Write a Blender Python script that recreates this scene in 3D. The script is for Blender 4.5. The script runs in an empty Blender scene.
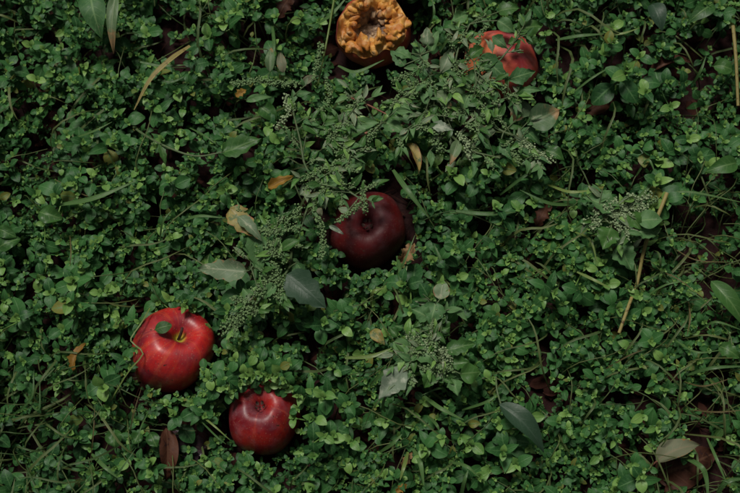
import bpy, math, random
import numpy as np
from mathutils import Matrix, Vector, noise as mnoise

# ------------------------------------------------------------------ camera, sky, sun, exposure
S = bpy.context.scene
COL = S.collection
TILT = math.radians(10.0)
DIST = 1.10
ZC = 0.055                                    # height of the leaf canopy the camera looks at
cam_d = bpy.data.cameras.new('camera')
cam = bpy.data.objects.new('camera', cam_d)
COL.objects.link(cam)
S.camera = cam
cam.location = (0.0, -DIST * math.sin(TILT), ZC + DIST * math.cos(TILT))
cam.rotation_euler = (TILT, 0, 0)
cam_d.sensor_width = 36.0
cam_d.lens = 36.0 * DIST / 0.740
cam_d.clip_start = 0.02
cam_d.clip_end = 200.0
cam_d.dof.use_dof = True
cam_d.dof.focus_distance = DIST - 0.01
cam_d.dof.aperture_fstop = 4.5

SUN_EL, SUN_AZ = math.radians(60), math.radians(-22)     # azimuth measured from +y (picture top) towards +x
w = bpy.data.worlds.new('World')
S.world = w
w.use_nodes = True
wn, wl = w.node_tree.nodes, w.node_tree.links
sky = wn.new('ShaderNodeTexSky')
sky.sky_type = 'NISHITA'
sky.sun_disc = False
sky.sun_elevation = SUN_EL
sky.sun_rotation = SUN_AZ
sky.air_density = 1.0
sky.dust_density = 4.0
sky.ozone_density = 0.6
overcast = wn.new('ShaderNodeHueSaturation')           # a clouded sky: the same light, nearly without its blue
overcast.inputs['Saturation'].default_value = 0.3
wl.new(sky.outputs[0], overcast.inputs['Color'])
wl.new(overcast.outputs[0], wn['Background'].inputs[0])
wn['Background'].inputs[1].default_value = 0.05
sun_d = bpy.data.lights.new('sun', 'SUN')
sun_d.energy = 5.0
sun_d.angle = math.radians(16)
sun_d.color = (1.0, 0.95, 0.87)
sun = bpy.data.objects.new('sun', sun_d)
COL.objects.link(sun)
sd = Vector((math.sin(SUN_AZ) * math.cos(SUN_EL), math.cos(SUN_AZ) * math.cos(SUN_EL), math.sin(SUN_EL)))
sun.rotation_euler = sd.to_track_quat('Z', 'Y').to_euler()
sun.location = sd * 6
S.view_settings.view_transform = 'Standard'
S.view_settings.look = 'None'
S.view_settings.gamma = 1.0
S.view_settings.use_curve_mapping = False
S.view_settings.exposure = -0.78
S.render.engine = 'CYCLES'
S.cycles.use_denoising = True
S.cycles.max_bounces = 6
S.cycles.transmission_bounces = 4
S.cycles.diffuse_bounces = 4

R = random.Random(7)
N = np.random.default_rng(7)
_ct, _st = math.cos(TILT), math.sin(TILT)


def P(px, py, z):
    """the place at height z that stands at this point of the 740 x 493 photograph"""
    a = (px - 370.0) / 740.0 * 0.74 / DIST
    b = (246.5 - py) / 740.0 * 0.74 / DIST
    d = np.array((a, b * _ct + _st, b * _st - _ct))
    o = np.array(cam.location)
    return o + d * ((z - o[2]) / d[2])


def to_px(p):
    d = np.asarray(p, float) - np.array(cam.location)
    zc = -(d[1] * -_st + d[2] * _ct)
    xc, yc = d[0], d[1] * _ct + d[2] * _st
    return 370 + xc / zc * DIST * 1000, 246.5 - yc / zc * DIST * 1000


def nz(x, y, k=1.0, s=0):
    """cheap smooth noise, about -1..1"""
    x, y = np.asarray(x) * k, np.asarray(y) * k
    return (np.sin(x * 1.7 + s + 1.3 * np.sin(y * 1.1 + s * 2)) + np.sin(y * 2.3 - s * 1.7 + 1.1 * np.sin(x * 1.9 + s))
            + 0.6 * np.sin(x * 4.1 + y * 3.7 + s * 3)) / 2.6


def ground_z(x, y):
    return 0.004 * nz(x, y, 14, 1) + 0.0025 * nz(x, y, 47, 2) + 0.0012 * nz(x, y, 130, 3)


# ------------------------------------------------------------------ materials
class NT:
    def __init__(s, name):
        s.m = bpy.data.materials.new(name)
        s.m.use_nodes = True
        s.t = s.m.node_tree
        s.n, s.l = s.t.nodes, s.t.links
        s.b = s.n['Principled BSDF']
        s.out = s.n['Material Output']

    def node(s, kind, **kw):
        n = s.n.new(kind)
        for k, v in kw.items():
            setattr(n, k, v)
        return n

    def put(s, sock, v):
        if isinstance(v, bpy.types.NodeSocket):
            s.l.new(v, sock)
        elif isinstance(v, (tuple, list)) and len(v) == 3 and sock.type == 'RGBA':
            sock.default_value = (*v, 1)
        else:
            sock.default_value = v

    def math(s, op, a, b=0.0, clamp=False):
        n = s.node('ShaderNodeMath', operation=op, use_clamp=clamp)
        s.put(n.inputs[0], a)
        s.put(n.inputs[1], b)
        return n.outputs[0]

    def mix(s, f, a, b, mode='MIX'):
        n = s.node('ShaderNodeMix', data_type='RGBA', blend_type=mode)
        s.put(n.inputs[0], f)
        s.put(n.inputs[6], a)
        s.put(n.inputs[7], b)
        return n.outputs[2]

    def noise(s, vec, scale, detail=3.0, rough=0.55):
        n = s.node('ShaderNodeTexNoise')
        if vec is not None:
            s.l.new(vec, n.inputs['Vector'])
        n.inputs['Scale'].default_value = scale
        n.inputs['Detail'].default_value = detail
        n.inputs['Roughness'].default_value = rough
        return n.outputs[0]

    def step(s, v, lo, hi):
        n = s.node('ShaderNodeMapRange', interpolation_type='SMOOTHSTEP')
        s.put(n.inputs[0], v)
        n.inputs[1].default_value = lo
        n.inputs[2].default_value = hi
        return n.outputs[0]

    def attr(s, name):
        return s.node('ShaderNodeAttribute', attribute_name=name)

    def bump(s, h, strength, dist):
        n = s.node('ShaderNodeBump')
        n.inputs['Strength'].default_value = strength
        n.inputs['Distance'].default_value = dist
        s.l.new(h, n.inputs['Height'])
        s.l.new(n.outputs[0], s.b.inputs['Normal'])

    def coord(s):
        return s.node('ShaderNodeNewGeometry').outputs['Position']


def leaf_material(name, dark, light, vein, rough=0.42, patch=None, patch_at=(0.62, 0.72), edge=None, edge_at=0.75,
                  tip=None, translucent=0.28, patch_scale=160.0, spot=None, spec=0.5, rare=None):
    """leaf blade: two greens that vary from leaf to leaf, midrib and side veins, optional wear"""
    t = NT(name)
    uv = t.node('ShaderNodeUVMap').outputs[0]
    sep = t.node('ShaderNodeSeparateXYZ')
    t.l.new(uv, sep.inputs[0])
    u, v = sep.outputs[0], sep.outputs[1]
    pos = t.coord()
    rnd = t.math('FRACT', t.math('ADD', t.attr('tint').outputs['Fac'], t.node('ShaderNodeObjectInfo').outputs['Random']))
    big = t.noise(pos, 9.0, 2.0)
    f = t.math('ADD', t.math('MULTIPLY', rnd, 0.75), t.math('SUBTRACT', t.math('MULTIPLY', big, 1.1), 0.42), clamp=True)
    col = t.mix(f, dark, light)
    if rare:
        col = t.mix(t.step(rnd, 0.968, 0.985), col, rare)
    mott = t.noise(pos, 420.0, 3.0)
    col = t.mix(t.math('MULTIPLY', t.step(mott, 0.35, 0.75), 0.35), col, light)
    across = t.math('MULTIPLY', t.math('ABSOLUTE', t.math('SUBTRACT', u, 0.5)), 2.0)
    rib = t.math('SUBTRACT', 1.0, t.step(across, 0.03, 0.13))
    sv = t.math('SINE', t.math('MULTIPLY', t.math('SUBTRACT', v, t.math('MULTIPLY', across, 0.22)), 38.0))
    side = t.math('MULTIPLY', t.step(sv, 0.78, 1.0), t.math('SUBTRACT', 1.0, across))
    vv = t.math('MAXIMUM', t.math('MULTIPLY', rib, 0.75), t.math('MULTIPLY', side, 0.45))
    col = t.mix(vv, col, vein)
    ro = rough
    if patch:
        pn = t.noise(pos, patch_scale, 5.0, 0.65)
        col = t.mix(t.step(pn, *patch_at), col, patch)
    if edge:
        en = t.math('ADD', across, t.math('MULTIPLY', t.math('SUBTRACT', t.noise(pos, 220.0, 3.0), 0.5), 1.1))
        col = t.mix(t.step(en, edge_at, edge_at + 0.2), col, edge)
    if tip:
        tn = t.math('ADD', v, t.math('MULTIPLY', t.math('SUBTRACT', t.noise(pos, 130.0, 3.0), 0.5), 0.8))
        col = t.mix(t.step(tn, 0.62, 0.85), col, tip)
    if spot:
        vo = t.node('ShaderNodeTexVoronoi')
        t.l.new(pos, vo.inputs['Vector'])
        vo.inputs['Scale'].default_value = 130.0
        few = t.step(t.noise(pos, 75.0, 2.0), 0.52, 0.62)
        col = t.mix(t.math('MULTIPLY', few, t.math('SUBTRACT', 1.0, t.step(t.math('ADD', vo.outputs['Distance'], t.math('MULTIPLY', mott, 0.2)), 0.16, 0.30))), col, spot)
    t.put(t.b.inputs['Base Color'], col)
    t.put(t.b.inputs['Roughness'], t.math('ADD', ro, t.math('MULTIPLY', t.math('SUBTRACT', mott, 0.5), 0.3)))
    t.b.inputs['Specular IOR Level'].default_value = spec
    h = t.math('ADD', t.math('MULTIPLY', vv, -0.6), t.math('MULTIPLY', mott, 0.5))
    t.bump(h, 0.55, 0.0006)
    tr = t.node('ShaderNodeBsdfTranslucent')
    t.l.new(t.mix(0.35, col, light), tr.inputs[0])
    mx = t.node('ShaderNodeMixShader')
    mx.inputs[0].default_value = translucent
    t.l.new(t.b.outputs[0], mx.inputs[1])
    t.l.new(tr.outputs[0], mx.inputs[2])
    t.l.new(mx.outputs[0], t.out.inputs[0])
    return t.m


def plain_material(name, a, b, scale=200.0, rough=0.6, bump=0.3, dist=0.0006, spec=0.4):
    t = NT(name)
    pos = t.coord()
    n1 = t.noise(pos, scale, 5.0, 0.6)
    t.put(t.b.inputs['Base Color'], t.mix(t.step(n1, 0.3, 0.72), a, b))
    t.b.inputs['Roughness'].default_value = rough
    t.b.inputs['Specular IOR Level'].default_value = spec
    t.bump(n1, bump, dist)
    return t.m


M = {}
M['leaf'] = leaf_material('chickweed_leaf', (0.011, 0.052, 0.017), (0.058, 0.182, 0.047), (0.10, 0.22, 0.08), rough=0.46, spec=0.24, rare=(0.17, 0.17, 0.035))
M['young'] = leaf_material('young_leaf', (0.062, 0.182, 0.040), (0.210, 0.375, 0.090), (0.18, 0.30, 0.08), rough=0.44, spec=0.35)
M['stem'] = plain_material('green_stem', (0.045, 0.085, 0.03), (0.09, 0.12, 0.05), 300)
M['weed'] = leaf_material('goosefoot_leaf', (0.034, 0.108, 0.036), (0.105, 0.215, 0.076), (0.16, 0.27, 0.11), spec=0.25, rough=0.55,
                          patch=(0.22, 0.28, 0.18), patch_at=(0.60, 0.78), spot=(0.22, 0.2, 0.13), translucent=0.2)
M['weedpale'] = leaf_material('faded_goosefoot_leaf', (0.090, 0.150, 0.075), (0.17, 0.24, 0.13), (0.26, 0.30, 0.19), rough=0.6,
                              patch=(0.32, 0.34, 0.22), patch_at=(0.56, 0.7), edge=(0.26, 0.15, 0.07), edge_at=0.9, translucent=0.2)
M['weedyellow'] = leaf_material('yellowing_leaf', (0.20, 0.19, 0.05), (0.34, 0.26, 0.07), (0.34, 0.30, 0.16), rough=0.6,
                                patch=(0.10, 0.14, 0.05), patch_at=(0.5, 0.62), edge=(0.28, 0.11, 0.04), edge_at=0.85, translucent=0.2)
M['rusttip'] = leaf_material('leaf_with_rusty_tip', (0.065, 0.125, 0.055), (0.13, 0.20, 0.09), (0.2, 0.25, 0.14), rough=0.55,
                             patch=(0.22, 0.2, 0.12), patch_at=(0.64, 0.76), tip=(0.30, 0.19, 0.09), translucent=0.2)
M['mould'] = leaf_material('mildewed_leaf', (0.10, 0.16, 0.10), (0.17, 0.22, 0.15), (0.2, 0.25, 0.18), rough=0.75,
                           patch=(0.34, 0.38, 0.29), patch_at=(0.47, 0.66), patch_scale=120, translucent=0.15)
M['slate'] = leaf_material('dull_dark_leaf', (0.020, 0.050, 0.026), (0.036, 0.075, 0.040), (0.045, 0.08, 0.05), spec=0.35, rough=0.5,
                           patch=(0.045, 0.07, 0.05), patch_at=(0.62, 0.8), translucent=0.12)
M['broad'] = leaf_material('broad_green_leaf', (0.022, 0.080, 0.018), (0.065, 0.165, 0.034), (0.12, 0.22, 0.07), spec=0.35, rough=0.45)
M['gold'] = leaf_material('golden_dead_leaf', (0.20, 0.10, 0.012), (0.32, 0.18, 0.022), (0.18, 0.09, 0.015), rough=0.6,
                          patch=(0.16, 0.06, 0.02), patch_at=(0.60, 0.7), translucent=0.3)
M['tan'] = leaf_material('tan_dead_leaf', (0.16, 0.09, 0.04), (0.30, 0.19, 0.09), (0.12, 0.07, 0.03), rough=0.65, spec=0.2,
                         patch=(0.07, 0.035, 0.02), patch_at=(0.55, 0.7), translucent=0.15)
M['brown'] = leaf_material('brown_dead_leaf', (0.030, 0.012, 0.008), (0.072, 0.028, 0.016), (0.10, 0.05, 0.03), rough=0.6, spec=0.15,
                           patch=(0.025, 0.012, 0.012), patch_at=(0.55, 0.7), translucent=0.05)
M['black'] = leaf_material('blackened_wet_leaf', (0.014, 0.009, 0.013), (0.035, 0.020, 0.026), (0.05, 0.03, 0.03), rough=0.38, spec=0.3, translucent=0.0)
M['palegrey'] = leaf_material('pale_dry_leaf', (0.085, 0.098, 0.055), (0.155, 0.165, 0.10), (0.19, 0.16, 0.10), rough=0.65, spec=0.25,
                              patch=(0.13, 0.15, 0.09), patch_at=(0.55, 0.7), edge=(0.30, 0.15, 0.05), edge_at=0.95, translucent=0.15)
M['blade'] = leaf_material('grass_blade', (0.035, 0.095, 0.025), (0.085, 0.175, 0.05), (0.12, 0.2, 0.08), rough=0.42, spec=0.3)
M['limeblade'] = leaf_material('lime_grass_blade', (0.10, 0.17, 0.035), (0.17, 0.24, 0.06), (0.2, 0.27, 0.1), rough=0.4)
M['straw'] = leaf_material('straw', (0.14, 0.120, 0.034), (0.28, 0.235, 0.080), (0.14, 0.10, 0.03), rough=0.55, spec=0.3,
                           patch=(0.08, 0.045, 0.016), patch_at=(0.56, 0.68), translucent=0.1)
M['thin'] = leaf_material('thin_grass', (0.030, 0.080, 0.022), (0.125, 0.155, 0.05), (0.1, 0.12, 0.06), rough=0.5, spec=0.3)
M['drystem'] = leaf_material('dry_grass_stem', (0.07, 0.06, 0.025), (0.15, 0.12, 0.05), (0.1, 0.08, 0.04), rough=0.6, spec=0.25)
M['seed'] = plain_material('goosefoot_seed', (0.065, 0.130, 0.045), (0.165, 0.25, 0.10), 500, 0.7)
M['seedpale'] = plain_material('pale_goosefoot_seed', (0.12, 0.19, 0.085), (0.30, 0.37, 0.21), 500, 0.7)
M['nub'] = plain_material('yellow_green_stem_nub', (0.20, 0.22, 0.02), (0.50, 0.42, 0.05), 260, 0.5)
M['twig'] = plain_material('red_twig', (0.14, 0.05, 0.03), (0.24, 0.10, 0.055), 300, 0.6)
M['bark'] = plain_material('dark_twig', (0.03, 0.016, 0.012), (0.07, 0.035, 0.025), 300, 0.7)
M['litter'] = leaf_material('litter', (0.016, 0.005, 0.004), (0.050, 0.019, 0.013), (0.04, 0.017, 0.012), rough=0.8, spec=0.1, translucent=0.02)
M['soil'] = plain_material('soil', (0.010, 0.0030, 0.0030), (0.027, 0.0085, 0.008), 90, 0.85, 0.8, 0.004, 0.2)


# ------------------------------------------------------------------ mesh helpers
def add_mesh(name, V, F, mat, parent=None, origin=(0, 0, 0), uv=None, attrs=None, smooth=True):
    me = bpy.data.meshes.new(name)
    V = np.asarray(V, float) - np.asarray(origin, float)
    F = np.asarray(F)
    nf, k = F.shape
    me.vertices.add(len(V))
    me.vertices.foreach_set('co', V.astype(np.float32).ravel())
    me.loops.add(nf * k)
    me.loops.foreach_set('vertex_index', F.astype(np.int32).ravel())
    me.polygons.add(nf)
    me.polygons.foreach_set('loop_start', np.arange(0, nf * k, k, dtype=np.int32))
    me.polygons.foreach_set('loop_total', np.full(nf, k, dtype=np.int32))
    me.polygons.foreach_set('use_smooth', np.full(nf, smooth, dtype=bool))
    if uv is not None:
        L = me.uv_layers.new(name='UVMap')
        L.data.foreach_set('uv', np.asarray(uv, np.float32)[F.ravel()].ravel())
    for an, av in (attrs or {}).items():
        av = np.asarray(av, np.float32)
        if av.ndim == 1:
            a = me.attributes.new(an, 'FLOAT', 'POINT')
            a.data.foreach_set('value', av)
        else:
            a = me.attributes.new(an, 'FLOAT_VECTOR', 'POINT')
            a.data.foreach_set('vector', av.ravel())
    me.update()
    me.validate()
    me.materials.append(mat)
    return link(name, me, parent, origin)


def link(name, me, parent=None, loc=(0, 0, 0)):
    o = bpy.data.objects.new(name, me)
    COL.objects.link(o)
    o.location = tuple(float(c) for c in loc)
    if parent is not None:
        o.parent = parent
        o.location = tuple(float(a - b) for a, b in zip(loc, parent.location)) if me is not None else o.location
    return o


def tag(o, label=None, cat=None, group=None, kind=None):
    for k, v in (('label', label), ('category', cat), ('group', group), ('kind', kind)):
        if v:
            o[k] = v
    return o


class MB:
    """collects pieces that become one mesh"""
    def __init__(s):
        s.V, s.F, s.U, s.T, s.n = [], [], [], [], 0

    def add(s, V, F, U=None, tint=None):
        V = np.asarray(V, float)
        s.V.append(V)
        s.F.append(np.asarray(F) + s.n)
        s.U.append(np.full((len(V), 2), 0.5) if U is None else np.asarray(U))
        s.T.append(np.full(len(V), R.random() if tint is None else tint))
        s.n += len(V)

    def build(s, name, mat, parent=None, origin=(0, 0, 0)):
        return add_mesh(name, np.concatenate(s.V), np.concatenate(s.F), mat, parent, origin, np.concatenate(s.U),
                        {'tint': np.concatenate(s.T)})


def grid_faces(a, b):
    """quads of an (a+1) x (b+1) vertex grid"""
    i = np.arange(a)[:, None] * (b + 1) + np.arange(b)[None, :]
    return np.stack([i, i + b + 1, i + b + 2, i + 1], -1).reshape(-1, 4)


def outline(shape, t):
    if shape == 'ovate':
        w_ = np.sin(np.pi * np.clip((t - 0.08) / 0.92, 0, 1) ** 0.95) ** 0.58
        return np.where(t < 0.1, 0.08, np.maximum(w_, 0.07 * (t < 0.5)))
    if shape == 'rhomb':
        w_ = np.where(t < 0.38, (np.clip(t, 0, 1) / 0.38) ** 0.85, (1 - (t - 0.38) / 0.62) ** 0.85)
        return w_ * (1 + 0.10 * np.sin(t * 34) * (t > 0.2))
    if shape == 'lance':
        return np.sin(np.pi * np.clip(t, 0, 1) ** 0.7) ** 0.85
    if shape == 'tooth':
        w_ = np.sin(np.pi * np.clip(t, 0, 1) ** 0.62) ** 0.8
        return w_ * (1 + 0.13 * np.sin(t * 23 + 1) * (t > 0.15))
    if shape == 'torn':
        w_ = np.sin(np.pi * np.clip(t, 0, 1) ** 0.8) ** 0.5
        return w_ * (0.8 + 0.2 * np.sin(t * 19) + 0.14 * np.sin(t * 47 + 2))
    return 0.18 + 0.82 * (1 - np.clip(t, 0, 1) ** 3)            # 'blade'


def leaf_sheet(base, tip, width, shape='ovate', na=6, nc=5, up=(0, 0, 1), arch=0.12, fold=0.25, wav=0.0, curl=0.0, seed=0.0, roll=0.0):
    """one leaf blade between two points: arched along its length, folded at the midrib, wavy at the rim"""
    base, tip = np.asarray(base, float), np.asarray(tip, float)
    d = tip - base
    L = np.linalg.norm(d)
    d = d / L
    s = np.cross(d, np.asarray(up, float))
    s /= np.linalg.norm(s)
    n = np.cross(s, d)
    if roll:
        s, n = s * math.cos(roll) + n * math.sin(roll), n * math.cos(roll) - s * math.sin(roll)
    t = np.linspace(0, 1, na + 1) ** (0.85 if shape == 'ovate' else 1.0)
    hw = np.maximum(outline(shape, t), 0.015) * width / 2
    hw[-1] = width * {'ovate': 0.07, 'blade': 0.03}.get(shape, 0.012)
    c = np.linspace(-1, 1, nc)
    T, C = np.meshgrid(t, c, indexing='ij')
    H = np.repeat(hw[:, None], nc, 1)
    lift = arch * L * (4 * T * (1 - T)) * 0.5 - curl * L * T ** 2.2
    lift = lift + fold * np.abs(C) ** 1.3 * H
    if wav:
        lift = lift + wav * width * (np.sin(T * 9 + C * 2.5 + seed) * np.abs(C) + 0.6 * np.sin(T * 5 - C * 3 + seed * 2))
    V = base + (T * L)[..., None] * d + (C * H)[..., None] * s + lift[..., None] * n
    U = np.stack([(C + 1) / 2, T], -1).reshape(-1, 2)
    return V.reshape(-1, 3), grid_faces(na, nc - 1), U


def spline(pts, n):
    pts = np.asarray(pts, float)
    if len(pts) == 2:
        return pts[0] + (pts[1] - pts[0]) * np.linspace(0, 1, n)[:, None]
    Q = np.vstack([2 * pts[0] - pts[1], pts, 2 * pts[-1] - pts[-2]])
    out = []
    for u in np.linspace(0, len(pts) - 1 - 1e-9, n):
        i = int(u)
        f = u - i
        a, b, c, d = Q[i:i + 4]
        out.append(0.5 * (2 * b + (c - a) * f + (2 * a - 5 * b + 4 * c - d) * f * f + (3 * b - a - 3 * c + d) * f ** 3))
    return np.array(out)


def tube(pts, r0, r1, sides=5, n=None):
    pts = np.asarray(pts, float) if n is None else spline(pts, n)
    k = len(pts)
    tg = np.gradient(pts, axis=0)
    tg /= np.linalg.norm(tg, axis=1)[:, None] + 1e-12
    ref = np.array((0.31, 0.2, 0.93)) if abs(tg[0] @ np.array((0.31, 0.2, 0.93))) < 0.95 else np.array((1.0, 0, 0))
    s = np.cross(tg, ref)
    s /= np.linalg.norm(s, axis=1)[:, None] + 1e-12
    b = np.cross(tg, s)
    r = np.linspace(r0, r1, k)[:, None, None]
    a = np.linspace(0, 2 * np.pi, sides + 1)
    ring = np.cos(a)[None, :, None] * s[:, None] + np.sin(a)[None, :, None] * b[:, None]
    V = (pts[:, None] + ring * r).reshape(-1, 3)
    U = np.stack(np.meshgrid(np.linspace(0, 1, k), np.linspace(0, 1, sides + 1), indexing='ij')[::-1], -1).reshape(-1, 2)
    return V, grid_faces(k - 1, sides), U


def ribbon(pts, width, n=12, fold=0.35, taper=True):
    """a grass blade along a path, folded like a gutter"""
    c = spline(pts, n)
    tg = np.gradient(c, axis=0)
    tg /= np.linalg.norm(tg, axis=1)[:, None]
    s = np.cross(tg, (0, 0.1, 1.0))
    s /= np.linalg.norm(s, axis=1)[:, None] + 1e-9
    nn = np.cross(s, tg)
    t = np.linspace(0, 1, n)
    hw = width / 2 * ((0.55 + 0.45 * np.minimum(t * 4, 1)) * np.clip((1 - t) * 2.2 + 0.06, 0, 1) ** 0.7 if taper else np.ones(n))
    cc = np.array((-1, 0, 1.0))
    V = c[:, None] + (hw[:, None] * cc)[..., None] * s[:, None] + (fold * hw[:, None] * np.abs(cc))[..., None] * nn[:, None]
    U = np.stack(np.meshgrid(t, (cc + 1) / 2, indexing='ij')[::-1], -1).reshape(-1, 2)
    return V.reshape(-1, 3), grid_faces(n - 1, 2), U


def ball(c, r, squash=1.0):
    """20-faced seed"""
    V = BALL_V * np.array((r, r, r * squash)) + np.asarray(c)
    return V, BALL_F


_g = (1 + 5 ** 0.5) / 2
BALL_V = np.array([(-1, _g, 0), (1, _g, 0), (-1, -_g, 0), (1, -_g, 0), (0, -1, _g), (0, 1, _g), (0, -1, -_g), (0, 1, -_g),
                   (_g, 0, -1), (_g, 0, 1), (-_g, 0, -1), (-_g, 0, 1)]) / math.sqrt(1 + _g * _g)
BALL_F = np.array([(0, 11, 5), (0, 5, 1), (0, 1, 7), (0, 7, 10), (0, 10, 11), (1, 5, 9), (5, 11, 4), (11, 10, 2), (10, 7, 6), (7, 1, 8),
                   (3, 9, 4), (3, 4, 2), (3, 2, 6), (3, 6, 8), (3, 8, 9), (4, 9, 5), (2, 4, 11), (6, 2, 10), (8, 6, 7), (9, 8, 1)])

# ------------------------------------------------------------------ landmarks for the labels (photograph points)
LANDMARKS = [
    (170, 353, 'the bright red apple'), (263, 418, 'the lower red apple'), (369, 228, 'the maroon apple'),
    (503, 64, 'the pinkish apple under weeds'), (373, 30, 'the rotten orange apple'),
    (77, 357, 'the golden leaf scrap'), (155, 80, 'the curved yellow straw'), (100, 22, 'the hanging top-corner leaf'),
    (98, 195, 'the long slanting green blade'), (235, 150, 'the long-stalked toothed leaf'), (221, 269, 'the pale rust-veined leaf'),
    (277, 60, 'the yellowish leaf pair'), (280, 182, 'the golden lobed leaf'), (310, 292, 'the grey jagged leaf'),
    (392, 382, 'the mildewed white leaf'), (523, 428, 'the smooth slate-green leaf'), (680, 450, 'the pale dry leaf'),
    (627, 312, 'the broken straw stalk'), (630, 215, 'the pale seed cluster'), (736, 68, 'the tan straw'),
    (725, 300, 'the broad grass leaf'), (722, 168, 'the broad oval leaf'), (545, 118, 'the large rust-tipped leaf'),
    (413, 158, 'the yellow curled leaf'), (169, 455, 'the brown dead leaf'), (115, 436, 'the round leaf pair'),
    (440, 352, 'the lower goosefoot flowers'), (8, 236, 'the leaf at the picture edge'), (680, 65, 'the curled brown leaf'),
    (485, 213, 'the level grass blade'), (12, 410, 'the lower left edge'), (10, 110, 'the upper left edge'), (600, 430, "the slate leaf's right side"),
    (560, 300, 'the spot left of the stalk'), (345, 470, 'the bottom edge centre'), (300, 345, 'the spot above the lower apple'),
    (665, 140, 'the spot above the oval leaf'), (660, 370, 'the spot above the dry leaf'), (478, 300, 'the spot right of centre'),
    (580, 20, 'the top edge right of apples'), (220, 12, 'the brown top-edge scrap'), (440, 470, 'the bottom edge grass'),
]
WHERE = ['to the right of', 'up and right from', 'straight above', 'up and left from', 'to the left of', 'down and left from', 'straight below',
         'down and right from']
ORD = ['nearest', 'second', 'third', 'fourth', 'fifth', 'sixth', 'seventh', 'eighth', 'ninth', 'tenth', 'eleventh', 'twelfth']
TO_LABEL = []


def label_later(o, kind, px, py):
    TO_LABEL.append((o, kind, px, py))


def write_labels():
    buckets = {}
    for o, kind, px, py in TO_LABEL:
        i = min(range(len(LANDMARKS)), key=lambda k: (LANDMARKS[k][0] - px) ** 2 + (LANDMARKS[k][1] - py) ** 2)
        dx, dy = px - LANDMARKS[i][0], LANDMARKS[i][1] - py
        k = int(round(math.atan2(dy, dx) / (math.pi / 4))) % 8
        buckets.setdefault((kind, i, k), []).append((dx * dx + dy * dy, o))
    for (kind, i, k), L in buckets.items():
        L.sort(key=lambda q: q[0])
        for j, (_, o) in enumerate(L):
            o['label'] = f'{kind}, {ORD[min(j, 11)]} one {WHERE[k]} {LANDMARKS[i][2]}' if len(L) > 1 else f'{kind} {WHERE[k]} {LANDMARKS[i][2]}'


# ------------------------------------------------------------------ ground
ax = np.concatenate([-np.geomspace(1.25, 30, 14)[::-1], np.linspace(-1.2, 1.2, 241), np.geomspace(1.25, 30, 14)])
GX, GY = np.meshgrid(ax, ax, indexing='ij')
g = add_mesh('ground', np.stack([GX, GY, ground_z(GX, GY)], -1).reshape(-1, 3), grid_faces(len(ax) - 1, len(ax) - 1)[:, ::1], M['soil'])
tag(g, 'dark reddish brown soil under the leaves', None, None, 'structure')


# ------------------------------------------------------------------ apples
PROFILE = [(0.0, 0.66), (0.07, 0.62), (0.17, 0.76), (0.31, 0.92), (0.50, 0.975), (0.76, 0.86), (0.95, 0.55), (1.0, 0.18), (0.95, -0.22),
           (0.80, -0.60), (0.60, -0.84), (0.43, -0.905), (0.28, -0.86), (0.17, -0.74), (0.10, -0.60), (0.0, -0.55)]


def apple_material(name, red, deep, blush, pole, rough, coat, bloom=0.0, streak=0.5, cavity=(0.07, 0.15), lower=0.42):
    t = NT(name)
    st = t.attr('streak').outputs['Vector']
    pol = t.attr('polar').outputs['Fac']
    pos = t.node('ShaderNodeTexCoord').outputs['Object']
    n1 = t.noise(st, 2.6, 5.0, 0.6)
    n2 = t.noise(pos, 28.0, 3.0)
    n3 = t.noise(st, 9.0, 3.0, 0.6)
    col = t.mix(t.step(n2, 0.35, 0.68), red, deep)
    col = t.mix(t.math('MULTIPLY', t.step(n1, 0.5, 0.75), streak), col, blush)
    col = t.mix(t.math('MULTIPLY', t.step(n3, 0.52, 0.75), 0.35), col, deep)
    n4 = t.noise(pos, 210.0, 5.0, 0.7)
    col = t.mix(t.math('MULTIPLY', t.step(n4, 0.45, 0.7), 0.45), col, deep)
    vo = t.node('ShaderNodeTexVoronoi')
    t.l.new(pos, vo.inputs['Vector'])
    vo.inputs['Scale'].default_value = 330.0
    dots = t.math('SUBTRACT', 1.0, t.step(vo.outputs['Distance'], 0.10, 0.20))
    col = t.mix(t.math('MULTIPLY', dots, 0.4), col, (0.42, 0.24, 0.15))
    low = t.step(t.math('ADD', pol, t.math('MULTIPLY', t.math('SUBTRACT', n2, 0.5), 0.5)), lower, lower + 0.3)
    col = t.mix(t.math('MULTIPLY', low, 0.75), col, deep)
    cav = t.math('SUBTRACT', 1.0, t.step(t.math('ADD', pol, t.math('MULTIPLY', t.math('SUBTRACT', n1, 0.5), 0.08)), *cavity))
    col = t.mix(cav, col, pole)
    bn = t.noise(pos, 70.0, 4.0, 0.6)
    bl = t.math('MULTIPLY', t.step(bn, 0.4, 0.75), bloom)
    col = t.mix(bl, col, (0.42, 0.36, 0.42))
    bruise = t.noise(pos, 150.0, 2.0)
    col = t.mix(t.step(bruise, 0.70, 0.75), col, (0.07, 0.02, 0.015))
    t.put(t.b.inputs['Base Color'], col)
    t.put(t.b.inputs['Roughness'], t.math('ADD', rough, t.math('MULTIPLY', t.math('ADD', bn, t.step(n4, 0.4, 0.7)), 0.14)))
    t.b.inputs['Coat Weight'].default_value = coat
    t.b.inputs['Specular IOR Level'].default_value = 0.32
    t.b.inputs['Coat Roughness'].default_value = 0.3
    t.b.inputs['Subsurface Weight'].default_value = 0.04
    t.b.inputs['Subsurface Radius'].default_value = (0.006, 0.002, 0.001)
    t.b.inputs['Subsurface Scale'].default_value = 0.3
    t.bump(t.math('ADD', t.math('ADD', t.math('MULTIPLY', n1, 0.5), t.math('MULTIPLY', bn, 0.6)), t.math('MULTIPLY', n4, 0.35)), 0.3, 0.0015)
    return t.m


def axis_matrix(axis, centre, spin=0.0):
    q = Vector(axis).normalized().to_track_quat('Z', 'Y')
    return Matrix.Translation(Vector([float(c) for c in centre])) @ q.to_matrix().to_4x4() @ Matrix.Rotation(spin, 4, 'Z')


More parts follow.
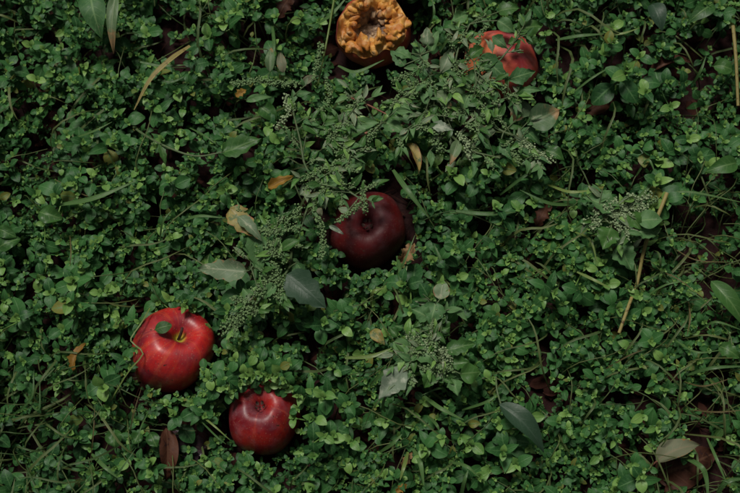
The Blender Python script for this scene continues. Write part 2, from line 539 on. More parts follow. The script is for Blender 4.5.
def apple(px, py, r, zc, axis, mat, label, spin=0.0, lobes=0.03, seed=0, stem='bark', squash=0.98, lop=0.02):
    """a whole apple: skin of revolution with stem cavity, calyx basin and five shoulders; stem and calyx are parts"""
    nu, nv = 72, 64
    prof = spline(PROFILE, nv + 1)
    prof[:, 0] = np.maximum(prof[:, 0], 0)
    a = np.linspace(0, 2 * np.pi, nu + 1)
    v = np.linspace(0, 1, nv + 1)
    A, Vv = np.meshgrid(a, v, indexing='ij')
    rad = prof[None, :, 0] * (1 + lobes * np.cos(5 * A + seed) * (0.3 + Vv) + 0.03 * np.cos(A * 2 + seed * 2) + lop * np.cos(A + seed))
    z = prof[None, :, 1] * squash + 0.012 * np.cos(5 * A + seed) * np.exp(-((Vv - 0.74) / 0.10) ** 2) + 2.2 * lop * np.cos(A + 1 + seed) * np.exp(-((Vv - 0.25) / 0.12) ** 2)
    X = np.stack([rad * np.cos(A), rad * np.sin(A), z], -1).reshape(-1, 3) * r
    st = np.stack([np.cos(A) * 2.4, np.sin(A) * 2.4, Vv * 1.1 + seed * 3], -1).reshape(-1, 3)
    root = bpy.data.objects.new('apple', None)
    COL.objects.link(root)
    root.empty_display_size = 0.02
    root.matrix_world = axis_matrix(axis, P(px, py, zc), spin)
    tag(root, label, 'apple', 'windfall apples in the weeds')
    sk = add_mesh('skin', X, grid_faces(nu, nv)[:, ::-1], mat, attrs={'streak': st, 'polar': Vv.ravel()})
    sk.parent = root
    if stem:
        if stem == 'nub':
            V, F, U = tube(np.array([(0.02, 0, 0.45), (0.06, 0.0, 0.64), (0.12, 0.0, 0.77), (0.18, 0.0, 0.84), (0.195, 0.0, 0.85)]) * r, 0.0040, 0.0024, 10, 9)
            V += 0.0005 * np.sin(V * 1900)
            V[-11:] = V[-11:].mean(0) + (V[-11:] - V[-11:].mean(0)) * 0.3
        else:
            V, F, U = tube(np.array([(0, 0, 0.50), (0.02, 0.01, 0.72), (0.07, 0.03, 0.90), (0.12, 0.05, 0.96)]) * r, 0.0017, 0.0013, 8, 8)
        s = add_mesh('stem', V, F, M[stem])
        s.parent = root
    mb = MB()
    for k in range(5):
        b = 2 * math.pi * k / 5 + seed
        c, s_ = math.cos(b), math.sin(b)
        mb.add(*leaf_sheet((c * 0.05 * r, s_ * 0.05 * r, -0.735 * r), (c * 0.17 * r, s_ * 0.17 * r, -(0.86 + 0.05 * math.sin(k * 2)) * r), 0.10 * r, 'lance', 4, 3,
                           up=(c, s_, 0.3), arch=0.3, curl=0.3))
    mb.add(*ball((0, 0, -0.74 * r), 0.07 * r, 0.5)[:1], np.concatenate([BALL_F, BALL_F[:, :1]], 1)) if False else None
    cx = mb.build('calyx', M['bark'])
    cx.parent = root
    return root


A1 = apple_material('bright_red_skin', (0.44, 0.016, 0.014), (0.15, 0.006, 0.014), (0.55, 0.09, 0.03), (0.46, 0.40, 0.04), 0.30, 0.2, 0.05, cavity=(0.075, 0.135))
A2 = apple_material('red_skin', (0.33, 0.014, 0.012), (0.13, 0.005, 0.010), (0.45, 0.06, 0.025), (0.30, 0.25, 0.05), 0.34, 0.1, 0.12, lower=0.8)
A3 = apple_material('maroon_skin', (0.125, 0.006, 0.007), (0.055, 0.003, 0.004), (0.12, 0.014, 0.010), (0.12, 0.08, 0.03), 0.48, 0.0, 0.05, 0.3)
A4 = apple_material('pinkish_skin', (0.46, 0.070, 0.045), (0.30, 0.030, 0.034), (0.60, 0.18, 0.07), (0.66, 0.20, 0.06), 0.5, 0.0, 0.22, cavity=(0.16, 0.44), lower=0.6)
APPLES = [(170, 353, 40), (263, 417, 36), (368, 228, 39), (503, 66, 36), (373, 32, 38)]
apple(170, 353, 0.0405, 0.037, (0.46, 0.47, 0.75), A1, 'bright glossy red apple with its stem hollow turned up', -0.9, seed=0.4, lop=0.055)
apple(263, 416, 0.0365, 0.031, (0.02, -0.32, -0.94), A2, 'red apple with dark calyx half tucked under round leaves', 0.2, seed=1.3, lop=0.035)
apple(368, 228, 0.0395, 0.032, (0.02, 0.06, -1.0), A3, 'dark maroon apple sunk deep among weeds, calyx facing up', 1.0, lobes=0.03, seed=2.2, lop=0.035)
apple(503, 66, 0.0365, 0.034, (-0.75, -0.2, 0.6), A4, 'dull pinkish apple half covered by goosefoot leaves', 0.3, seed=3.1)


def ico_sphere(n):
    V, F = [tuple(v) for v in BALL_V], [tuple(f) for f in BALL_F]
    for _ in range(n):
        mid, F2 = {}, []

        def m_(a, b):
            k = (min(a, b), max(a, b))
            if k not in mid:
                p = np.array(V[a]) + np.array(V[b])
                V.append(tuple(p / np.linalg.norm(p)))
                mid[k] = len(V) - 1
            return mid[k]
        for a, b, c in F:
            x, y, z = m_(a, b), m_(b, c), m_(c, a)
            F2 += [(a, x, z), (b, y, x), (c, z, y), (x, y, z)]
        F = F2
    return np.array(V), np.array(F)


ICO_V, ICO_F = ico_sphere(2)


def rotten_apple(px, py, r, zc, axis, label):
    """an apple eaten out from the top: skin shell with ragged rim, lumpy orange flesh bowl, papery core"""
    root = bpy.data.objects.new('rotten_apple', None)
    COL.objects.link(root)
    root.empty_display_size = 0.02
    root.matrix_world = axis_matrix(axis, P(px, py, zc), 0.0)
    tag(root, label, 'apple', 'windfall apples in the weeds')
    nu = 160
    a = np.linspace(0, 2 * np.pi, nu + 1)
    edge = np.radians(70 - 26 * np.exp(-((a - 4.65) / 0.75) ** 2) + 7 * np.sin(2 * a + 0.4) + 5 * np.sin(3 * a + 1) + 4 * np.sin(7 * a) + 2 * np.sin(13 * a + 2))
    edge[-1] = edge[0]
    nv = 36
    Vv = np.linspace(0, 1, nv + 1)
    PH = edge[:, None] + (math.pi - edge[:, None]) * Vv[None]
    A = np.repeat(a[:, None], nv + 1, 1)
    rr = r * (1 + 0.02 * np.cos(5 * A) + 0.02 * np.cos(2 * A + 1) - 0.12 * np.exp(-((PH - math.pi) / 0.35) ** 2) + 0.012 * np.sin(9 * A + PH * 5))
    X = np.stack([rr * np.sin(PH) * np.cos(A), rr * np.sin(PH) * np.sin(A), rr * np.cos(PH) * 0.95], -1)
    st = np.stack([np.cos(A) * 2.4, np.sin(A) * 2.4, Vv[None].repeat(nu + 1, 0) * 1.1], -1).reshape(-1, 3)
    sk = add_mesh('skin', X.reshape(-1, 3), grid_faces(nu, nv)[:, ::-1], A5, attrs={'streak': st, 'polar': np.full(X.shape[0] * X.shape[1], 0.6)})
    sk.parent = root
    # flesh: from just inside the rim, rolling up into lumpy lips, then down into the hollow
    nf = 80
    t = np.linspace(0, 1, nf + 1)
    A = np.repeat(a[:, None], nf + 1, 1)
    T = np.repeat(t[None], nu + 1, 0)
    rim = X[:, 1]
    rho_e = np.hypot(rim[:, 0], rim[:, 1])[:, None] * 0.99
    z_e = rim[:, 2][:, None]
    rho = rho_e * (1 - T) ** 0.95
    lip = np.exp(-((T - 0.30) / 0.24) ** 2)
    bowl = 1 / (1 + np.exp(-(T - 0.52 - 0.09 * np.sin(3 * A + 2) - 0.04 * np.sin(5 * A)) / 0.05))
    fade = np.clip(T * 9, 0, 1)
    lift = np.clip(T * 1.1, 0, 1)
    z = z_e * (1 - lift) + 0.34 * r * lift + r * (0.30 * lip * (1 + 0.3 * np.sin(4 * A + 1) + 0.15 * np.sin(9 * A)) - 0.26 * bowl) + 0.05 * r * np.exp(-(T - 1) ** 2 / 0.03)
    Y = np.stack([rho * np.cos(A), rho * np.sin(A), z], -1).reshape(-1, 3)
    fd, lp = fade.ravel(), lip.ravel()
    for q in range(len(Y)):                                # chunks and shreds
        v = Vector(Y[q])
        n1, n2 = mnoise.noise(v * 70), mnoise.noise(v * 150 + Vector((3, 1, 2)))
        rg_ = abs(mnoise.noise(v * 60 + Vector((7, 7, 1))))
        Y[q, 2] += fd[q] * r * (0.26 * n1 + 0.14 * n2)
        Y[q, :2] *= 1 + (0.08 * n1 + 0.05 * n2) * fd[q]
    parts, deps, tris, nn = [Y], [T.ravel()], [np.concatenate([q_[:, [0, 1, 2]] for q_ in (grid_faces(nu, nf),)] + [grid_faces(nu, nf)[:, [0, 2, 3]]])], len(Y)
    rq = random.Random(31)
    for q in range(110):
        ring = q < 44
        a_ = rq.uniform(0, 6.283)
        tt = rq.uniform(.07, .36) if ring else rq.uniform(.42, .97)
        i_ = int(a_ / 6.2832 * nu)
        k_ = int(tt * nf)
        if ring and 4.1 < a_ < 5.3 and tt < .26:
            continue
        c = Y.reshape(nu + 1, nf + 1, 3)[i_, k_]
        rr_ = (rq.uniform(.09, .19) if ring else rq.uniform(.05, .12)) * r
        sx, sy, sz = rr_ * rq.uniform(.8, 1.7), rr_ * rq.uniform(.6, 1.0), rr_ * rq.uniform(.5, .9)
        m = Matrix.Rotation(a_ + rq.uniform(-.7, .7), 3, 'Z') @ Matrix.Rotation(rq.uniform(-.6, .6), 3, 'Y')
        sv_ = np.array([Vector((v_[0] * sx, v_[1] * sy, v_[2] * sz)) * (1 + .32 * mnoise.noise(Vector(v_) * 1.3 + Vector((q, 0, 0))) + .14 * mnoise.noise(Vector(v_) * 4 + Vector((q, 3, 0)))) for v_ in ICO_V])
        parts.append(sv_ @ np.array(m).T + c * (.92, .92, 1) - (0, 0, rr_ * .45))
        deps.append(np.full(len(sv_), tt + rq.uniform(-.12, .10)))
        tris.append(ICO_F + nn)
        nn += len(sv_)
    Y = np.concatenate(parts)
    fl = add_mesh('flesh', Y, np.concatenate(tris), FL, attrs={'depth': np.concatenate(deps)})
    fl.parent = root
    mb = MB()
    for k in range(5):
        b = 2 * math.pi * k / 5 + 0.5
        c, s_ = math.cos(b), math.sin(b)
        mb.add(*leaf_sheet((c * 0.04 * r, s_ * 0.04 * r, 0.0), (c * (0.16 + 0.03 * k) * r, s_ * (0.16 + 0.03 * k) * r, (0.10 + 0.03 * math.sin(k * 3)) * r), 0.20 * r, 'torn', 8, 5, up=(c, s_, 0.2), arch=0.3, fold=0.9, wav=0.3, seed=k))
    co = mb.build('core', M['tan'])
    co.parent = root
    return root


A5 = apple_material('rotting_skin', (0.46, 0.10, 0.035), (0.32, 0.045, 0.026), (0.58, 0.22, 0.05), (0.4, 0.2, 0.05), 0.42, 0.05, 0.14)
t_ = NT('rotten_flesh')
pos_ = t_.node('ShaderNodeTexCoord').outputs['Object']
dep_ = t_.math('ADD', t_.attr('depth').outputs['Fac'], t_.math('MULTIPLY', t_.math('SUBTRACT', t_.noise(pos_, 95.0, 4.0), 0.5), 0.45))
c_ = t_.mix(t_.step(t_.noise(pos_, 75.0, 3.0, 0.5), 0.38, 0.64), (0.40, 0.135, 0.022), (0.60, 0.30, 0.060))
c_ = t_.mix(t_.math('MULTIPLY', t_.step(t_.noise(pos_, 130.0, 4.0, 0.6), 0.52, 0.72), 0.6), c_, (0.62, 0.46, 0.24))
c2_ = t_.mix(t_.step(t_.noise(pos_, 110.0, 4.0, 0.6), 0.40, 0.64), (0.13, 0.075, 0.05), (0.40, 0.27, 0.15))
c_ = t_.mix(t_.step(dep_, 0.40, 0.56), c_, c2_)
c_ = t_.mix(t_.step(t_.noise(pos_, 260.0, 3.0), 0.64, 0.72), c_, (0.10, 0.045, 0.025))
t_.put(t_.b.inputs['Base Color'], c_)
t_.b.inputs['Roughness'].default_value = 0.6
t_.b.inputs['Specular IOR Level'].default_value = 0.4
t_.b.inputs['Subsurface Weight'].default_value = 0.0
t_.b.inputs['Subsurface Radius'].default_value = (0.005, 0.002, 0.0008)
t_.b.inputs['Subsurface Scale'].default_value = 0.4
t_.bump(t_.noise(pos_, 300.0, 4.0, 0.6), 0.5, 0.0012)
FL = t_.m
rotten_apple(373, 32, 0.0385, 0.036, (-0.04, 0.12, 0.98), 'rotten hollowed apple with lumpy orange flesh at the top edge')


# ------------------------------------------------------------------ chickweed: unit leaves, shoots, sprigs
UNIT = []                                      # leaf pointing along +x, one unit long: (fine mesh, coarse arrays)
for k in range(7):
    kw = dict(arch=R.uniform(0.05, 0.30), fold=R.uniform(0.10, 0.45), wav=R.uniform(0.0, 0.05), curl=R.uniform(0.0, 0.22), seed=k * 1.7)
    wd = R.uniform(0.62, 0.86) if k > 1 else R.uniform(0.48, 0.56)
    sh_ = 'ovate' if k > 1 else 'lance'
    fine = leaf_sheet((0, 0, 0), (1, 0, 0), wd, sh_, 7, 5, **kw)
    mid = leaf_sheet((0, 0, 0), (1, 0, 0), wd, sh_, 5, 3, **kw)
    low = leaf_sheet((0, 0, 0), (1, 0, 0), wd, sh_, 3, 3, **kw)
    meshes = []
    for mn in ('leaf', 'young'):
        o = add_mesh('leaf', fine[0], fine[1], M[mn], uv=fine[2])
        meshes.append(o.data)
        bpy.data.objects.remove(o)
    UNIT.append((meshes, mid, low))


def frame(p, az, el, length, roll=0.0):
    """matrix that lays a unit leaf at p, pointing to azimuth az, raised by el"""
    m = Matrix.Translation(Vector([float(c) for c in p])) @ Matrix.Rotation(az, 4, 'Z') @ Matrix.Rotation(-el, 4, 'Y') @ Matrix.Rotation(roll, 4, 'X')
    return m @ Matrix.Diagonal((length, length, length, 1))


def make_proto(rng, h, lean, big):
    """one chickweed shoot: {stem path, leaf placements, tip placements, side shoots}"""
    path = spline([(0, 0, -0.004), (lean * 0.12, rng.uniform(-.004, .004), h * 0.45), (lean * 0.5, rng.uniform(-.004, .004), h * 0.8), (lean, 0, h)], 12)
    seg = np.concatenate([[0], np.cumsum(np.linalg.norm(np.diff(path, axis=0), axis=1))])

    def at(d):
        s = max(seg[-1] - d, 0)
        return np.array([np.interp(s, seg, path[:, i]) for i in range(3)])
    pr = dict(stem=path, leaf=[], tip=[], side=[])
    a0 = rng.uniform(0, math.pi)
    for j, (d, L, el) in enumerate([(0.0058, 0.0090, 32), (0.0130, 0.0128, 14), (0.0225, 0.0140, 2)]):
        for q in (0, 1):
            az = a0 + j * math.pi / 2 + q * math.pi + rng.uniform(-.3, .3)
            pr['leaf'].append((rng.randrange(7), frame(at(d * big), az, math.radians(el + rng.uniform(-14, 14)), L * big * rng.uniform(.8, 1.18), rng.uniform(-.35, .35)), j))
    for j, (d, L, el, n) in enumerate([(0.0024, 0.0058, 48, 2), (0.0004, 0.0036, 66, 2)]):
        for q in range(n):
            az = a0 + (j + 1) * math.pi / 2 + q * math.pi + rng.uniform(-.3, .3)
            pr['tip'].append((rng.randrange(7), frame(at(d * big), az, math.radians(el + rng.uniform(-12, 12)), L * big * rng.uniform(.85, 1.15))))
    for q in range(rng.choice([1, 2, 2])):
        az = a0 + q * math.pi + rng.uniform(-.5, .5) + (math.pi / 2 if rng.random() < .5 else 0)
        p0 = at(0.018 * big)
        ln, el = rng.uniform(0.011, 0.018) * big, math.radians(rng.uniform(15, 50))
        p1 = p0 + ln * np.array((math.cos(az) * math.cos(el), math.sin(az) * math.cos(el), math.sin(el)))
        sh = dict(stem=np.array([p0, (p0 + p1) / 2 + (0, 0, -.001), p1]), leaf=[], tip=[])
        b0 = rng.uniform(0, math.pi)
        for k in (0, 1):
            sh['leaf'].append((rng.randrange(7), frame(p1, b0 + k * math.pi + rng.uniform(-.3, .3), math.radians(rng.uniform(8, 32)), rng.uniform(.0068, .0098) * big)))
            sh['tip'].append((rng.randrange(7), frame(p1, b0 + math.pi / 2 + k * math.pi, math.radians(rng.uniform(30, 60)), rng.uniform(.0042, .006) * big)))
        sh['tip'].append((rng.randrange(7), frame(p1 + (0, 0, .0006), b0 + .4, math.radians(70), .0032 * big)))
        pr['side'].append(sh)
    pr['head'] = np.array((lean, 0, h))
    return pr


def xf(m, V):
    a = np.array(m)
    return V @ a[:3, :3].T + a[:3, 3]


PROTOS = []
rp = random.Random(21)
for k in range(18):
    pr = make_proto(rp, 0.038 + 0.034 * (k % 6) / 5 + rp.uniform(-.002, .002), rp.uniform(0.004, 0.016), rp.uniform(0.78, 1.2))
    # meshes shared by all the copies of this shoot
    V, F, U = tube(pr['stem'], 0.0010, 0.0006, 5)
    o = add_mesh('stem', V, F, M['stem'], uv=U)
    pr['stem_me'] = o.data
    bpy.data.objects.remove(o)
    mb = MB()
    for li, m in pr['tip']:
        mb.add(xf(m, UNIT[li][1][0]), UNIT[li][1][1], UNIT[li][1][2])
    o = mb.build('shoot_tip', M['young'])
    pr['tip_me'] = o.data
    bpy.data.objects.remove(o)
    for sh in pr['side']:
        mb = MB()
        V, F, U = tube(sh['stem'], 0.0006, 0.0005, 5)
        mb.add(V, F, U)
        for li, m in sh['tip']:
            mb.add(xf(m, UNIT[li][1][0]), UNIT[li][1][1], UNIT[li][1][2])
        o = mb.build('side_shoot', M['young'])
        sh['me'] = o.data
        bpy.data.objects.remove(o)
    # flattened arrays for the mat
    for key, lod in (('mid', 1), ('low', 2)):
        Vs, Fs, Us, Ts, Ys, n = [], [], [], [], [], 0
        items = [(li, m, 0) for li, m, _ in pr['leaf']] + [(li, m, 1) for li, m in pr['tip']]
        for sh in pr['side']:
            items += [(li, m, 0) for li, m in sh['leaf']] + [(li, m, 1) for li, m in sh['tip']]
        if lod == 2:
            items = [i for i in items if i[2] == 0] + [i for i in items if i[2] == 1][:2]
        for li, m, young in items:
            v_, f_, u_ = UNIT[li][lod]
            Vs.append(xf(m, v_)); Fs.append(f_ + n); Us.append(u_); Ts.append(np.full(len(v_), rp.random())); Ys.append(np.full(len(f_), young))
            n += len(v_)
        v_, f_, u_ = tube(pr['stem'][::3 if lod == 2 else 2], 0.0010, 0.0006, 3 if lod == 2 else 4)
        Vs.append(v_); Fs.append(f_ + n); Us.append(u_); Ts.append(np.full(len(v_), rp.random())); Ys.append(np.full(len(f_), 2))
        pr[key] = [np.concatenate(q) for q in (Vs, Fs, Us, Ts, Ys)]
    PROTOS.append(pr)


def sprig(pr, base, rz, sc, tilt, px, py):
    """a copy of a shoot as a thing with its parts"""
    root = bpy.data.objects.new('chickweed_sprig', None)
    COL.objects.link(root)
    root.empty_display_size = 0.01
    root.location = [float(c) for c in base]
    root.rotation_euler = (tilt[0], tilt[1], rz)
    root.scale = (sc, sc, sc)
    tag(root, 'sprig', 'sprig', 'chickweed sprigs of the leafy mat')
    link('stem', pr['stem_me'], None).parent = root
    for li, m, j in pr['leaf']:
        o = link('leaf', UNIT[li][0][0 if j else R.random() < 0.35])
        o.parent = root
        o.matrix_basis = m
    link('shoot_tip', pr['tip_me']).parent = root
    for sh in pr['side']:
        s_ = link('side_shoot', sh['me'])
        s_.parent = root
        for li, m in sh['leaf']:
            o = link('leaf', UNIT[li][0][R.random() < 0.4])
            o.parent = s_
            o.matrix_basis = m
    label_later(root, KINDS[0], px, py)
    return root


KINDS = ['leafy green chickweed sprig']
# dark gaps of the mat: (px, py, rx, ry, keep)
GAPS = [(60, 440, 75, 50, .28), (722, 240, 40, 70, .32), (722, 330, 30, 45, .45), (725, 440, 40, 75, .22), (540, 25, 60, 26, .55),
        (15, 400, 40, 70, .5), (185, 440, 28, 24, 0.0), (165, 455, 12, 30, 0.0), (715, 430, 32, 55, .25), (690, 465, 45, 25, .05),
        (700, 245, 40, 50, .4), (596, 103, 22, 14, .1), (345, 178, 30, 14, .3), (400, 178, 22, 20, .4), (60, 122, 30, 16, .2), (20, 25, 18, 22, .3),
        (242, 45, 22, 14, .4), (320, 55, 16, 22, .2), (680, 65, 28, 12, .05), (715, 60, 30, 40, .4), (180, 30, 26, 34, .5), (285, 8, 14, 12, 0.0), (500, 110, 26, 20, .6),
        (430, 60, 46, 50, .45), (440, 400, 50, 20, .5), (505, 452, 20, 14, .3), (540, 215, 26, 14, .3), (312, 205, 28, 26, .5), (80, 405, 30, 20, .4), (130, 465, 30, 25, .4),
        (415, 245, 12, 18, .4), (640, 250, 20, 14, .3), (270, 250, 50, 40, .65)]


def keep(px, py):
    k = 1.0
    for gx, gy, rx, ry, kk in GAPS:
        q = ((px - gx) / rx) ** 2 + ((py - gy) / ry) ** 2
        if q < 1:
            k = min(k, kk)
    n = float(nz(px, py, .047, 11)) + 0.5 * float(nz(px, py, .11, 5))
    if n < -0.22:
        k *= 0.28
    return k


def apple_gap(px, py):
    return min(math.hypot(px - a_, py - b_) - r_ for a_, b_, r_ in APPLES)


def place_head(pr, hx, hy, rz, sc, tilt):
    """base of a shoot whose head stands at (hx, hy)"""
    m = Matrix.Rotation(rz, 3, 'Z') @ Matrix.Rotation(tilt[1], 3, 'Y') @ Matrix.Rotation(tilt[0], 3, 'X')
    hd = m @ Vector([float(c) for c in pr['head']]) * sc
    bx, by = hx - hd.x, hy - hd.y
    return np.array((bx, by, float(ground_z(bx, by)))), hd.z


rs = random.Random(5)
spots = []
for tries in range(60000):
    px, py = rs.uniform(-8, 748), rs.uniform(-8, 501)
    gap = apple_gap(px, py)
    if gap < 7 or random.Random(int(px // 13) * 991 + int(py // 13) * 7).random() > keep(px, py):
        continue
    dmin = 22.0
    if all((px - a_) ** 2 + (py - b_) ** 2 > dmin * dmin for a_, b_, *_ in spots):
        spots.append((px, py, None, None))
spots = spots[:300 - 19]
# sprigs that lean over the apples
LEANS = [(226, 387, 263, 417, 1.2), (240, 384, 263, 417, 1.2), (253, 377, 263, 417, 1.2), (268, 377, 263, 417, 1.2), (284, 382, 263, 417, 1.2), (246, 376, 263, 417, 1.25), (261, 374, 263, 417, 1.25), (276, 376, 263, 417, 1.25), (297, 396, 263, 417, 1.15), (202, 373, 170, 353, 1.2), (212, 384, 170, 353, 1.15),
         (150, 390, 170, 353, .8), (176, 394, 170, 353, .8), (345, 266, 368, 228, .9), (394, 262, 368, 228, .8), (307, 425, 263, 417, .9), (218, 352, 170, 353, .9),
         (335, 205, 368, 228, .85), (205, 330, 170, 353, .8)]
for px, py, ax_, ay_, sc in LEANS:
    spots.append((px, py, math.atan2(-(ay_ - py), ax_ - px), sc))
for px, py, aim, sc0 in spots:
    k = 6 * rs.randrange(3) + int(min(5, max(0, 2.6 + 2.2 * float(nz(px, py, .028, 6)) + rs.gauss(0, 1.1))))
    if aim is not None:
        k = rs.choice([5, 11, 17])
    pr = PROTOS[k]
    sc = sc0 or rs.uniform(0.86, 1.16) * (1.05 + 0.42 * float(nz(px, py, .021, 4)))
    gap = apple_gap(px, py)
    zguess = pr['head'][2] * sc
    p = P(px, py, zguess)
    if aim is None and gap < 26:                           # by an apple: root away from it
        a_, b_, _ = min(APPLES, key=lambda q: math.hypot(px - q[0], py - q[1]) - q[2])
        aim = math.atan2(-(b_ - py), a_ - px) + rs.uniform(-.5, .5)
        tilt = (0, rs.uniform(0.05, 0.25))
    elif aim is not None:
        tilt = (0, 0.22)
    else:
        tilt = (rs.gauss(0, .16), rs.gauss(0, .16))
    rz = aim if aim is not None else rs.uniform(-math.pi, math.pi)
    # euler XYZ on the object: z * y * x
    base, hz = place_head(pr, p[0], p[1], rz, sc, tilt)
    sprig(pr, base, rz, sc, tilt, px, py)

# the rest of the mat, in and around the picture, as one mass
mats = [[], [], [], [], []]
nv_ = 0


def mat_add(arr, base, rz, sc, tilt, dt):
    global nv_
    m = np.array(Matrix.Rotation(rz, 3, 'Z') @ Matrix.Rotation(tilt[1], 3, 'Y') @ Matrix.Rotation(tilt[0], 3, 'X')) * sc
    V, F, U, T, Y = arr
    mats[0].append(V @ m.T + base)
    mats[1].append(F + nv_)
    mats[2].append(U)
    mats[3].append(T + dt)
    mats[4].append(Y)
    nv_ += len(V)


for i in range(2900):                                       # inside the picture: lower and smaller than the sprigs above
    px, py = rs.uniform(-30, 770), rs.uniform(-30, 523)
    gap = apple_gap(px, py)
    if gap < 3 or rs.random() > keep(px, py) * 0.85 + 0.05:
        continue
    pr = PROTOS[rs.randrange(18)]
    sc = rs.uniform(0.55, 1.02) * (1.0 + 0.2 * float(nz(px, py, .03, 9)))
    p = P(px, py, pr['head'][2] * sc)
    tilt = (rs.gauss(0, .25), rs.gauss(0, .25))
    rz = rs.uniform(-math.pi, math.pi)
    if gap < 24:
        a_, b_, _ = min(APPLES, key=lambda q: math.hypot(px - q[0], py - q[1]) - q[2])
        rz, tilt = math.atan2(-(b_ - py), a_ - px), (0, 0.1)
    base, _ = place_head(pr, p[0], p[1], rz, sc, tilt)
    mat_add(pr['mid'], base, rz, sc, tilt, rs.random())
for i in range(1300):                                       # the lowest shoots, down in the gaps
    px, py = rs.uniform(-30, 770), rs.uniform(-30, 523)
    if apple_gap(px, py) < 4 or (keep(px, py) < .06):
        continue
    pr = PROTOS[rs.randrange(18)]
    sc = rs.uniform(0.34, 0.62)
    p = P(px, py, pr['head'][2] * sc)
    rz, tilt = rs.uniform(-3.1, 3.1), (rs.gauss(0, .35), rs.gauss(0, .35))
    base, _ = place_head(pr, p[0], p[1], rz, sc, tilt)
    mat_add(pr['low'], base, rz, sc, tilt, rs.random())
for i in range(7000):                                       # outside the picture
    x, y = rs.triangular(-1.15, 1.15, 0), rs.triangular(-1.0, 1.0, 0)
    px, py = to_px((x, y, 0.05))
    if -14 < px < 754 and -14 < py < 507:
        continue
    pr = PROTOS[rs.randrange(18)]
    mat_add(pr['low'], np.array((x, y, float(ground_z(x, y)))), rs.uniform(-3.1, 3.1), rs.uniform(0.8, 1.3), (rs.gauss(0, .2), rs.gauss(0, .2)), rs.random())
mat_o = add_mesh('chickweed_mat', np.concatenate(mats[0]), np.concatenate(mats[1]), M['leaf'], uv=np.concatenate(mats[2]), attrs={'tint': np.concatenate(mats[3])})
mat_o.data.materials.append(M['young'])
mat_o.data.materials.append(M['stem'])
mat_o.data.polygons.foreach_set('material_index', np.concatenate(mats[4]).astype(np.int32))
tag(mat_o, 'dense low mat of small round chickweed leaves between the sprigs', 'ground cover', None, 'stuff')

# ------------------------------------------------------------------ litter and thin grass on the soil
mb = MB()
for i in range(2600):
    x, y = rs.uniform(-0.6, 0.6), rs.uniform(-0.45, 0.45)
    z = float(ground_z(x, y)) + rs.uniform(0.001, 0.008)
    a, L = rs.uniform(0, 6.3), rs.uniform(0.008, 0.026)
    e = np.array((x + math.cos(a) * L, y + math.sin(a) * L, z + rs.uniform(-.003, .006)))
    if rs.random() < 0.5:
        mb.add(*tube([(x, y, z), (np.array((x, y, z)) + e) / 2 + (0, 0, .002), e], .0006, .0004, 3))
    else:
        mb.add(*leaf_sheet((x, y, z), e, L * rs.uniform(.4, .8), 'torn', 4, 3, arch=rs.uniform(-.3, .4), fold=rs.uniform(-.5, .6), roll=rs.uniform(-.5, .5)))
tag(mb.build('leaf_litter', M['litter']), 'dead brown leaf scraps and bits of stem on the soil', 'litter', None, 'stuff')
mb = MB()
for i in range(4200):
    x, y = rs.uniform(-0.55, 0.55), rs.uniform(-0.40, 0.40)
    px, py = to_px((x, y, 0.03))
    if apple_gap(px, py) < 12:
        continue
    dens = 0.28
    if px > 655 and 180 < py:
        dens = 1.0
    if px < 210 and py > 380:
        dens = 0.9
    if 430 < px < 600 and py < 60:
        dens = 0.8
    if rs.random() > dens:
        continue
    L, a, ht = rs.uniform(0.03, 0.10), rs.uniform(0, 6.3), rs.uniform(0.015, 0.074)
    x1, y1 = x + math.cos(a) * L, y + math.sin(a) * L
    q1, q2 = to_px((x1, y1, ht)), to_px(((x + x1) / 2, (y + y1) / 2, ht))
    if apple_gap(*q1) < 6 or apple_gap(*q2) < 6:
        continue
    pts = [(x, y, float(ground_z(x, y))), (x + math.cos(a + .3) * L * .35, y + math.sin(a + .3) * L * .35, ht * .9),
           (x + math.cos(a) * L * .75, y + math.sin(a) * L * .75, ht), (x1, y1, ht * rs.uniform(.5, 1.0))]
    if rs.random() < .5:
        mb.add(*ribbon(pts, rs.uniform(.0012, .0028), 9))
    else:
        mb.add(*tube(pts, .0007, .0004, 4, 9))
tag(mb.build('thin_grass', M['thin']), 'thin grass and trailing bare stems threading through the leaves', 'grass', None, 'stuff')


